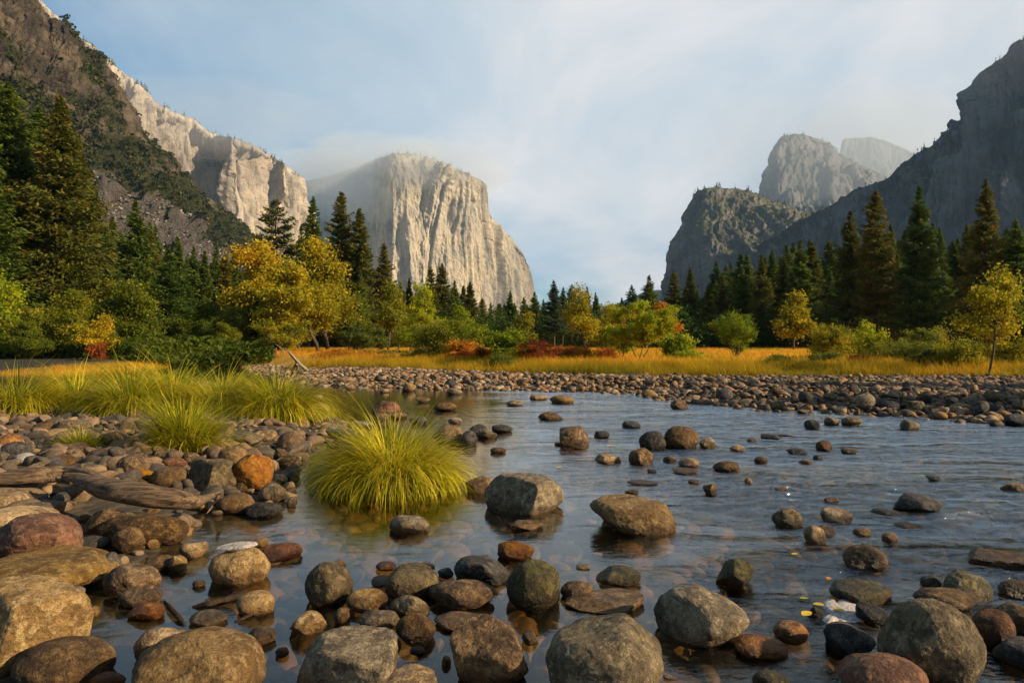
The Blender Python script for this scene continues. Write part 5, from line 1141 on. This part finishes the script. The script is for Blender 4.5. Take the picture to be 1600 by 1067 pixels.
base_trees('buttress_trees', 'trees on the brushy top of the buttress', RB, (0.15, 0.75), (0.6, 1.0), 500, 6, 15, 24)
def brush(name, label, cl, thr, n, smin, smax, seed, mat, extra=None):
    X3, col, nn, nrow = cl; r = np.random.default_rng(seed); w_ = col[..., 0].copy(); w_[:, nrow:] = 0
    d = np.linalg.norm(np.cross(np.gradient(X3, axis=0), np.gradient(X3, axis=1)), axis=-1)
    w_ = np.where(w_ > thr, w_ * d, 0); px = 800 + F * X3[..., 0] / X3[..., 1]; w_[(px < -40) | (px > 1640)] = 0
    k = r.choice(w_.size, n, p=(w_ / w_.sum()).ravel()); p = X3.reshape(-1, 3)[k] + r.normal(0, 1.5, (n, 3)) * (1, 1, .2)
    m = 20; s = smin + (smax - smin) * r.random(n) ** 2.2
    g = r.normal(size=(n, m, 3)); g /= np.linalg.norm(g, axis=2, keepdims=True); g[..., 2] = np.abs(g[..., 2]) * 0.85
    c = (p[:, None] + g * s[:, None, None] * 0.8).reshape(-1, 3)
    v, f, t = leaves(c, np.repeat(s * 0.42, m), r, 0, None, 0.75, np.repeat(np.clip(r.normal(.45, .2, n), 0, 1), m))
    o = obj(name, mk_mesh(name, v, f, mat, False, tint=t)); tag(o, label, kind='stuff')
L_BRUSH = leaf_mat('slope_brush', [(0, (0.022, 0.028, 0.006)), (0.5, (0.060, 0.064, 0.012)), (1, (0.13, 0.11, 0.022))], 0.2, 0.0, oscale=0.05)
brush('slope_brush', 'dark green brush covering the valley slope', LS, 0.30, 24000, 1.1, 3.8, 11, L_BRUSH)
def blocks(name, label, cl, n, seed):
    X3, col, nn, nrow = cl; r = np.random.default_rng(seed); w_ = col[..., 1] * (1 - col[..., 0]); w_[:, nrow:] = 0; px = 800 + F * X3[..., 0] / X3[..., 1]; w_[(px < 60) | (px > 520)] = 0
    k = r.choice(w_.size, n, p=(w_ / w_.sum()).ravel()); p = X3.reshape(-1, 3)[k] + r.normal(0, 1.0, (n, 3)) * (1, 1, .2); s = 0.4 + 1.3 * r.random(n) ** 3
    m, t = new_mat('grey_talus_blocks'); a = t.attr('tint').outputs['Fac']; finish(t, principled(t, t.ramp(a, [(0, (0.10, 0.085, 0.075)), (0.6, (0.24, 0.20, 0.175)), (1, (0.40, 0.35, 0.30))]), 0.95))
    cobbles(name, p, s, label, r.random(n), 1, (0.5, 0.9), seed, m)
blocks('talus_blocks', 'grey rock blocks of the talus chute', LS, 26000, 12)
# ------------------------------------------------------------------ driftwood, snag, sticks, foam, leaves
def wood_mat():
    m, t = new_mat('weathered_driftwood'); g = t.n('ShaderNodeTexCoord').outputs['Object']
    st = t.mapping(g, scale=(2.2, 34, 34)); n = t.noise(st, 1.0, 6, 0.75, 0.8); n2 = t.noise(g, 5, 5, 0.6, 0.5)
    c = t.mix(t.rng(n, 0.36, 0.62), (0.028, 0.017, 0.010), (0.24, 0.155, 0.085)); c = t.mix(t.rng(n2, 0.45, 0.7, 0, 0.55), c, (0.16, 0.115, 0.075))
    finish(t, principled(t, c, 0.85, n, 1.0, 0.02, 0.2)); return m
M_WOOD = wood_mat()
M_WETW = bark_mat('wet_dark_wood', (0.06, 0.038, 0.022), (0.025, 0.017, 0.012), 20)
M_SNAG = bark_mat('bleached_snag_wood', (0.42, 0.36, 0.28), (0.22, 0.18, 0.14), 8)
def log(name, pts, mat, sides=28, seed=0, rough=0.12, flat=0.95, sub=24, groove=0.06):
    """pts: (x,y,z,r) control points -> gnarled log mesh in world space around its first point"""
    pts = np.array(pts, float); s = np.concatenate([[0], np.cumsum(np.linalg.norm(np.diff(pts[:, :3], axis=0), axis=1))]); q = np.linspace(0, s[-1], sub * (len(pts) - 1))
    c = np.stack([np.interp(q, s, pts[:, k]) for k in range(4)], 1)
    for k in range(4): 
        c[:, k] = np.convolve(np.pad(c[:, k], 7, 'edge'), np.hanning(15) / np.hanning(15).sum(), 'valid')
    v, f = tubes([(c[:, :3], c[:, 3])], sides); v = v.reshape(len(c), sides, 3); ctr = c[:, None, :3]; o = v - ctr; o[..., 2] *= flat
    a = np.arange(sides) * 2 * math.pi / sides
    nn = fbm(np.stack([np.cos(a)[None] * 1.3 + 0 * q[:, None], np.sin(a)[None] * 1.3 + 0 * q[:, None], q[:, None] * 2.2 + 0 * a[None]], -1), 3, seed)
    gr = fbm(np.stack([np.cos(a)[None] * 5 + 0 * q[:, None], np.sin(a)[None] * 5 + 0 * q[:, None], q[:, None] * 1.1 + 0 * a[None]], -1), 3, seed + 9, ridged=True)
    o = o * (1 + rough * 2.2 * nn + groove * gr)[..., None]; v = ctr + o
    n = len(c); vv = np.concatenate([v.reshape(-1, 3), c[:1, :3], c[-1:, :3]]); i = np.arange(sides); j = (i + 1) % sides
    caps = np.concatenate([np.stack([i, j, np.full(sides, n * sides)], 1), np.stack([(n - 1) * sides + j, (n - 1) * sides + i, np.full(sides, n * sides + 1)], 1)])
    return mk_mesh(name, vv, [f, caps], mat, True)
def W(px, py, z, r, dy=0.0):
    x, y = P(px, py, z); return (x, y + dy, z, r)
root = obj('driftwood_log', log('driftwood_log', [W(100, 742, .40, .02), W(122, 748, .37, .05), W(150, 758, .35, .08), W(190, 768, .33, .09), W(235, 775, .31, .085), W(280, 781, .28, .07), W(308, 784, .25, .05), W(328, 776, .24, .025), W(343, 768, .25, .006)], M_WOOD, seed=3, rough=.10, groove=.10))
tag(root, 'thick weathered driftwood log lying across the cobbles on the left', 'log')
obj('branch', log('branch', [W(86, 747, .36, .006), W(95, 751, .35, .02), W(120, 752, .31, .035), W(150, 758, .29, .05)], M_WOOD, seed=8, sides=14), root)
obj('splinter', log('splinter', [W(338, 770, .21, .012), W(344, 768, .18, .02), W(336, 786, .08, .014), W(322, 803, .02, .004)], M_WOOD, seed=12, sides=10), root)
o = obj('driftwood_log', log('driftwood_log', [W(-60, 752, .30, .06), W(0, 750, .30, .065), W(60, 744, .32, .075), W(105, 738, .33, .07), W(138, 743, .33, .06), W(165, 757, .30, .03)], M_WOOD, seed=21, rough=.2))
tag(o, 'second driftwood trunk curving in from the left edge behind the main log', 'log')
for lb, a_ in [('thin dark waterlogged stick floating beside the small grey stone', [W(256, 938, 0.0, .006), W(266, 950, .015, .014), W(280, 966, .01, .015), W(289, 978, 0, .006)]),
               ('knobbly brown piece of wood floating left of the round golden stone', [W(300, 948, .0, .006), W(325, 943, .02, .018), W(352, 936, .015, .018), W(378, 928, .01, .02), W(383, 925, .0, .008)]),
               ('short dark twig in the pool under the round golden stone', [W(365, 971, 0, .004), W(380, 966, .01, .009), W(397, 958, .008, .007)])]:
    o = obj('floating_stick', log('floating_stick', a_, M_WETW, sides=10, seed=len(lb), rough=.3)); tag(o, lb, 'stick')
o = obj('floating_stick', log('floating_stick', [W(398, 838, .01, .002), W(430, 826, .03, .004), W(462, 812, .05, .003), W(482, 804, .06, .001)], M_WOOD, sides=8, seed=5)); tag(o, 'thin pale twig pointing from the pool up to the big tussock', 'stick')
o = obj('floating_stick', log('floating_stick', [W(1250, 683, .01, .002), W(1222, 680, .03, .02), W(1200, 682, .02, .02), W(1190, 684, .0, .006)], M_WETW, sides=8, seed=5)); tag(o, 'waterlogged branch end sticking out of the riffle', 'stick')
sx, sy = P(470, 580, .25)
root = obj('fallen_snag', log('fallen_snag', [W(480, 579, .25, .09), W(468, 569, .62, .08), W(458, 558, 1.0, .055), W(449, 547, 1.33, .015)], M_SNAG, sides=10, seed=31)); tag(root, 'small bleached snag propped on two legs at the tip of the gravel bar', 'dead wood')
for b_ in ([W(463, 566, .75, .05), W(458, 576, .45, .06), W(455, 585, .1, .05)], [W(465, 568, .7, .05), W(464, 577, .4, .05), W(463, 583, .12, .04)]):
    obj('leg', log('leg', b_, M_SNAG, sides=8, seed=33), root)
# white quartz pebble on the golden boulder, white pebble by the large oval boulder
def free_stone(x, y, z, s, typ, label, seed, rot=0.0, tilt=0.0, group=None):
    v, f = stone_shape(3, seed, 7, .7, .05); o = obj('river_stone', mk_mesh('river_stone', v * s, f, ST[typ], True), loc=(x, y, z), rot=(tilt, tilt * .6, rot)); tag(o, label, 'stone', group)
gb = [s for s in SPECS if s['label'] and s['label'].startswith('round golden boulder')][0]
free_stone(gb['x'] - .02, gb['y'] - .01, gb['h'] * 1.0 + .0, (.13, .075, .028), 'white', 'flat white quartz slab resting on top of the round golden boulder', 5, 0.35, -0.12)
x_, y_ = P(1046, 1059, 0); free_stone(x_, y_, .005, (.03, .012, .012), 'white', 'tiny white chip at the right foot of the large oval boulder', 6)

def thin_patch(name, pts, z, th, mat, seed=0, n=90, jag=0.12):
    """thin floating mat with an uneven edge and real thickness"""
    pts = np.array(pts, float); pts = np.stack([np.array(P(a, b, z)) for a, b in pts]); m = len(pts)
    t = np.linspace(0, m, n, endpoint=False); i = t.astype(int); f = (t - i)[:, None]; p = pts[i] * (1 - f) + pts[(i + 1) % m] * f
    c = p.mean(0); s = np.abs(p - c).max(); nz = perlin(np.stack([t * 2.3, t * 0 + seed, t * 0], 1), seed); p = p + (p - c) * (jag * 2.2 * nz)[:, None]
    rings = [p + 0, c + (p - c) * .97, c + (p - c) * .7, c + (p - c) * .35]; zz = [z - th, z, z + th * .8, z + th]
    V = np.concatenate([np.concatenate([r_, np.full((n, 1), h_)], 1) for r_, h_ in zip(rings, zz)] + [np.array([[*c, z + th * 1.1]])])
    V[:, 2] += 0.35 * th * perlin(V * 30, seed + 3)
    k = np.arange(n); k2 = (k + 1) % n; F_ = np.concatenate([np.stack([k + a * n, k2 + a * n, k2 + (a + 1) * n, k + (a + 1) * n], 1) for a in range(3)])
    cap = np.stack([k + 3 * n, k2 + 3 * n, np.full(n, 4 * n)], 1)
    return mk_mesh(name, V, [F_, cap], mat, True)
mf, tf_ = new_mat('river_foam'); gf = tf_.n('ShaderNodeNewGeometry').outputs['Position']; nf_ = tf_.noise(gf, 60, 4, .6)
finish(tf_, principled(tf_, tf_.mix(tf_.rng(nf_, .35, .6), (0.26, 0.21, 0.17), (0.55, 0.48, 0.43)), 0.9, nf_, .6, .01))
fm = obj('river_foam', thin_patch('river_foam', [(1283, 939), (1300, 933), (1306, 942), (1320, 930), (1334, 938), (1350, 950), (1342, 962), (1350, 970), (1322, 970), (1292, 972), (1284, 966), (1300, 958), (1288, 950)], .012, .008, mf, 2)); tag(fm, 'patch of pinkish white foam caught between the dark stones', 'foam')
def leafm(nm, c): 
    m, t = new_mat(nm); finish(t, principled(t, c, .6)); return m
LF = {'yellow': leafm('fallen_leaf_yellow', (0.62, 0.42, 0.03)), 'orange': leafm('fallen_leaf_orange', (0.50, 0.18, 0.03)), 'green': leafm('fallen_leaf_green', (0.28, 0.34, 0.03))}
def fallen_leaf(px, py, ln, c, rot, label, z=0.012):
    x, y = P(px, py, z); t = np.linspace(0, 1, 9); w_ = 0.32 * np.sin(math.pi * t ** .8) * ln; cx = (t - .5) * ln; V = np.concatenate([np.stack([cx, w_, .18 * w_], 1), np.stack([cx, 0 * t, 0 * t], 1), np.stack([cx, -w_, .18 * w_], 1)])
    V[:, 2] += 0.06 * ln * np.sin(V[:, 0] / ln * 3); V = np.concatenate([V, V - (0, 0, .0012)]); i = np.arange(8)
    F_ = np.concatenate([np.stack([i + a, i + 1 + a, i + 10 + a, i + 9 + a], 1) for a in (0, 9, 27, 36)])
    o = obj('fallen_leaf', mk_mesh('fallen_leaf', V, F_, LF[c], True), loc=(x, y, z), rot=(.05, .08, rot)); tag(o, label, 'leaf', 'fallen leaves on the water')
for a in [(1261, 958, .08, 'yellow', .6, 'large bright yellow leaf resting on the small dark stone by the foam', .05), (1280, 944, .07, 'yellow', -.7, 'narrow yellow leaf stuck at the edge of the foam'), (1310, 952, .06, 'yellow', -.6, 'yellow leaf lying on the foam', .03),
          (1322, 1036, .05, 'yellow', 1.2, 'small amber leaf wedged above the smooth purplish boulder', .03), (1256, 934, .05, 'green', -.3, 'green leaf touching the upstream foam edge'),
          (1242, 865, .05, 'yellow', 0, 'lime-yellow leaf in the riffle upstream of the foam', .012), (1295, 903, .05, 'orange', 1.0, 'red leaf on the upstream tip of the mossy brown boulder', .02),
          (874, 730, .08, 'yellow', .1, 'pale yellow leaf floating above the blocky boulder'), (953, 696, .10, 'yellow', .05, 'yellow leaf beyond the boulder pair')]:
    fallen_leaf(*a[:6], **({'z': a[6]} if len(a) > 6 else {}))

# ------------------------------------------------------------------ names for every stone
LM = [((-75, 897, 147, 1066), 'largest golden boulder'), ((205, 977, 417, 1125), 'big smooth tan boulder'), ((462, 976, 622, 1100), 'pitted slab'), ((702, 958, 826, 1078), 'cleft brown boulder'), ((852, 957, 1038, 1110), 'large oval boulder'),
      ((1021, 914, 1172, 1013), 'humped grey-brown boulder'), ((1370, 934, 1542, 1082), 'largest dark grey boulder'), ((1309, 1018, 1456, 1110), 'smooth purplish boulder'), ((921, 771, 1057, 838), 'flat-topped midstream boulder'), ((757, 738, 881, 806), 'blocky two-toned boulder'),
      ((325, 852, 423, 916), 'boulder carrying the white slab'), ((476, 877, 552, 947), 'round lumpy grey stone'), ((791, 873, 875, 950), 'olive egg-shaped boulder'), ((1295, 903, 1395, 948), 'mossy boulder by the foam'), ((1394, 769, 1475, 800), 'ridged rock in the riffles'),
      ((364, 703, 428, 757), 'rusty orange boulder'), ((431, 673, 479, 710), 'round boulder under the grass island'), ((84, 655, 147, 683), 'wide grey slab at the left'), ((150, 802, 297, 852), 'log-shaped brown rock'), ((100, 745, 340, 800), 'driftwood log'),
      ((874, 665, 921, 698), 'peaked midstream boulder'), ((998, 665, 1092, 704), 'touching boulder pair'), ((581, 626, 626, 649), 'reddish domed boulder'), ((456, 650, 730, 804), 'big drooping tussock'), ((200, 640, 326, 714), 'pointed green tussock'), ((1512, 856, 1640, 892), 'wide rock at the right edge'),
      ((60, 680, 140, 708), 'small low tuft'), ((360, 580, 480, 665), 'river end of the grass island'), ((650, 500, 735, 575), 'round willow bush'), ((800, 533, 878, 566), 'red-brown dogwood dome'), ((950, 470, 1045, 566), 'lemon-yellow tree'), ((1115, 486, 1185, 562), 'vase-shaped lime bush'),
      ((1265, 508, 1335, 566), 'yellow-olive bush'), ((1495, 408, 1590, 585), 'slender amber tree'), ((440, 545, 480, 588), 'bleached snag'), ((1360, 527, 1450, 585), 'soft green willow clump'), ((1340, 630, 1410, 700), 'right-hand riffle')][:-1]
SH = {'r': 'rounded', 'n': 'smooth', 'a': 'angular', 'f': 'flat', 'b': 'blocky'}
def name_stones():
    from collections import defaultdict
    by = defaultdict(list)
    for s in SPECS:
        o = s['o']; o['category'] = 'boulder' if o.name.startswith('boulder') else 'stone'
        o['group'] = 'stones of the far gravel bar' if s['group'] == 'bar' else 'boulders and stones of the near river and bank'
        if s['label']: o['label'] = s['label']; continue
        b = s['box']; cx, cy = (b[0] + b[2]) / 2, (b[1] + b[3]) / 2; w_ = b[2] - b[0]
        best = None
        for lb, nm in LM:
            dx = max(lb[0] - cx, cx - lb[2], 0); dy = max(lb[1] - cy, cy - lb[3], 0) * 2.2; d = math.hypot(dx, dy)
            if best is None or d < best[0]: best = (d, lb, nm)
        d, lb, nm = best; mx, my = (lb[0] + lb[2]) / 2, (lb[1] + lb[3]) / 2
        ex = (cx - mx) / ((lb[2] - lb[0]) / 2 + 8); ey = (cy - my) / ((lb[3] - lb[1]) / 2 + 8)
        rel = ('right of' if ex > 0 else 'left of') if abs(ex) > abs(ey) else ('in front of' if ey > 0 else 'behind')
        sz = 'tiny' if w_ < 17 else 'small' if w_ < 34 else 'medium' if w_ < 60 else 'large'
        by[(sz, SH[s['kind']], STW[s['typ']], rel, nm)].append((d, s))
    ordn = ['nearest', 'second', 'third', 'fourth', 'fifth', 'sixth', 'seventh', 'eighth']
    for (sz, sh, tw, rel, nm), L in by.items():
        L.sort(key=lambda q: q[0])
        for i, (d, s) in enumerate(L):
            wet = 'in the water' if s['water'] else 'on the stones'
            pre = '' if len(L) == 1 else ordn[min(i, 7)] + ' '
            lab = f"{pre}{sz} {sh} {tw} stone {wet} {rel} the {nm}"
            s['o']['label'] = lab if len(lab.replace('-', ' ').split()) < 16 else f"{pre}{sz} {sh} {tw} stone {rel} the {nm}"
name_stones()
# ------------------------------------------------------------------ air
def vol_box(name, lo, hi, dens, colr, label, aniso=0.0):
    x0, y0, z0 = lo; x1, y1, z1 = hi
    v = np.array([(x, y, z) for x in (x0, x1) for y in (y0, y1) for z in (z0, z1)])
    f = np.array([(0, 1, 3, 2), (4, 6, 7, 5), (0, 4, 5, 1), (2, 3, 7, 6), (0, 2, 6, 4), (1, 5, 7, 3)])
    m, t = new_mat(name + '_air'); pv = t.n('ShaderNodeVolumePrincipled'); t.inp(pv, 'Color', colr); pv.inputs['Density'].default_value = dens; pv.inputs['Anisotropy'].default_value = aniso
    o = t.n('ShaderNodeOutputMaterial'); t.inp(o, 'Volume', pv.outputs[0])
    ob = obj(name, mk_mesh(name, v, f, m)); tag(ob, label, kind='stuff')
vol_box('haze', (-7100, -300, -2.5), (7100, 7100, 1300), 5e-5, (0.45, 0.72, 1.0), 'thin blue valley haze')

def mist(px, py, D, rx, ry, rz, dens, seed, label):
    v, f = ICO[4]; v = v * (1 + 0.35 * fbm(v * 1.4 + seed, 3, seed))[:, None]; x = (px - 800) / F * D; z = H + (HOR - py) * D / F
    m, t = new_mat('mist_bank_air'); pv = t.n('ShaderNodeVolumePrincipled'); t.inp(pv, 'Color', (0.93, 0.97, 1.0)); pv.inputs['Density'].default_value = dens
    o = t.n('ShaderNodeOutputMaterial'); t.inp(o, 'Volume', pv.outputs[0])
    ob = obj('mist_bank', mk_mesh('mist_bank', v * (rx, ry, rz), f, m), loc=(x, D, z)); tag(ob, label, kind='stuff')
mist(505, 292, 3000, 420, 420, 120, 1.3e-3, 1, 'mist hanging on the left shoulder of the monolith')
mist(590, 272, 2800, 330, 380, 120, 1.8e-3, 2, 'mist wrapped round the monolith summit')
mist(690, 268, 2900, 300, 360, 90, 1.6e-3, 3, 'thin mist over the monolith rim')
mist(560, 320, 2650, 190, 260, 80, 7e-4, 4, 'lower tongue of mist before the shaded face')
mist(330, 190, 1650, 330, 220, 75, 8e-4, 5, 'thin mist trailing along the rim of the mid cliff wall')
mist(1290, 225, 2850, 560, 420, 230, 4.5e-4, 7, 'pale mist in front of the hazy peaks')
mist(1380, 225, 3500, 500, 300, 260, 1.0e-3, 8, 'mist between the hazy peak and the far misty peak')
mist(1640, 60, 1200, 240, 180, 90, 2.5e-4, 9, 'mist touching the top of the dark cliff')
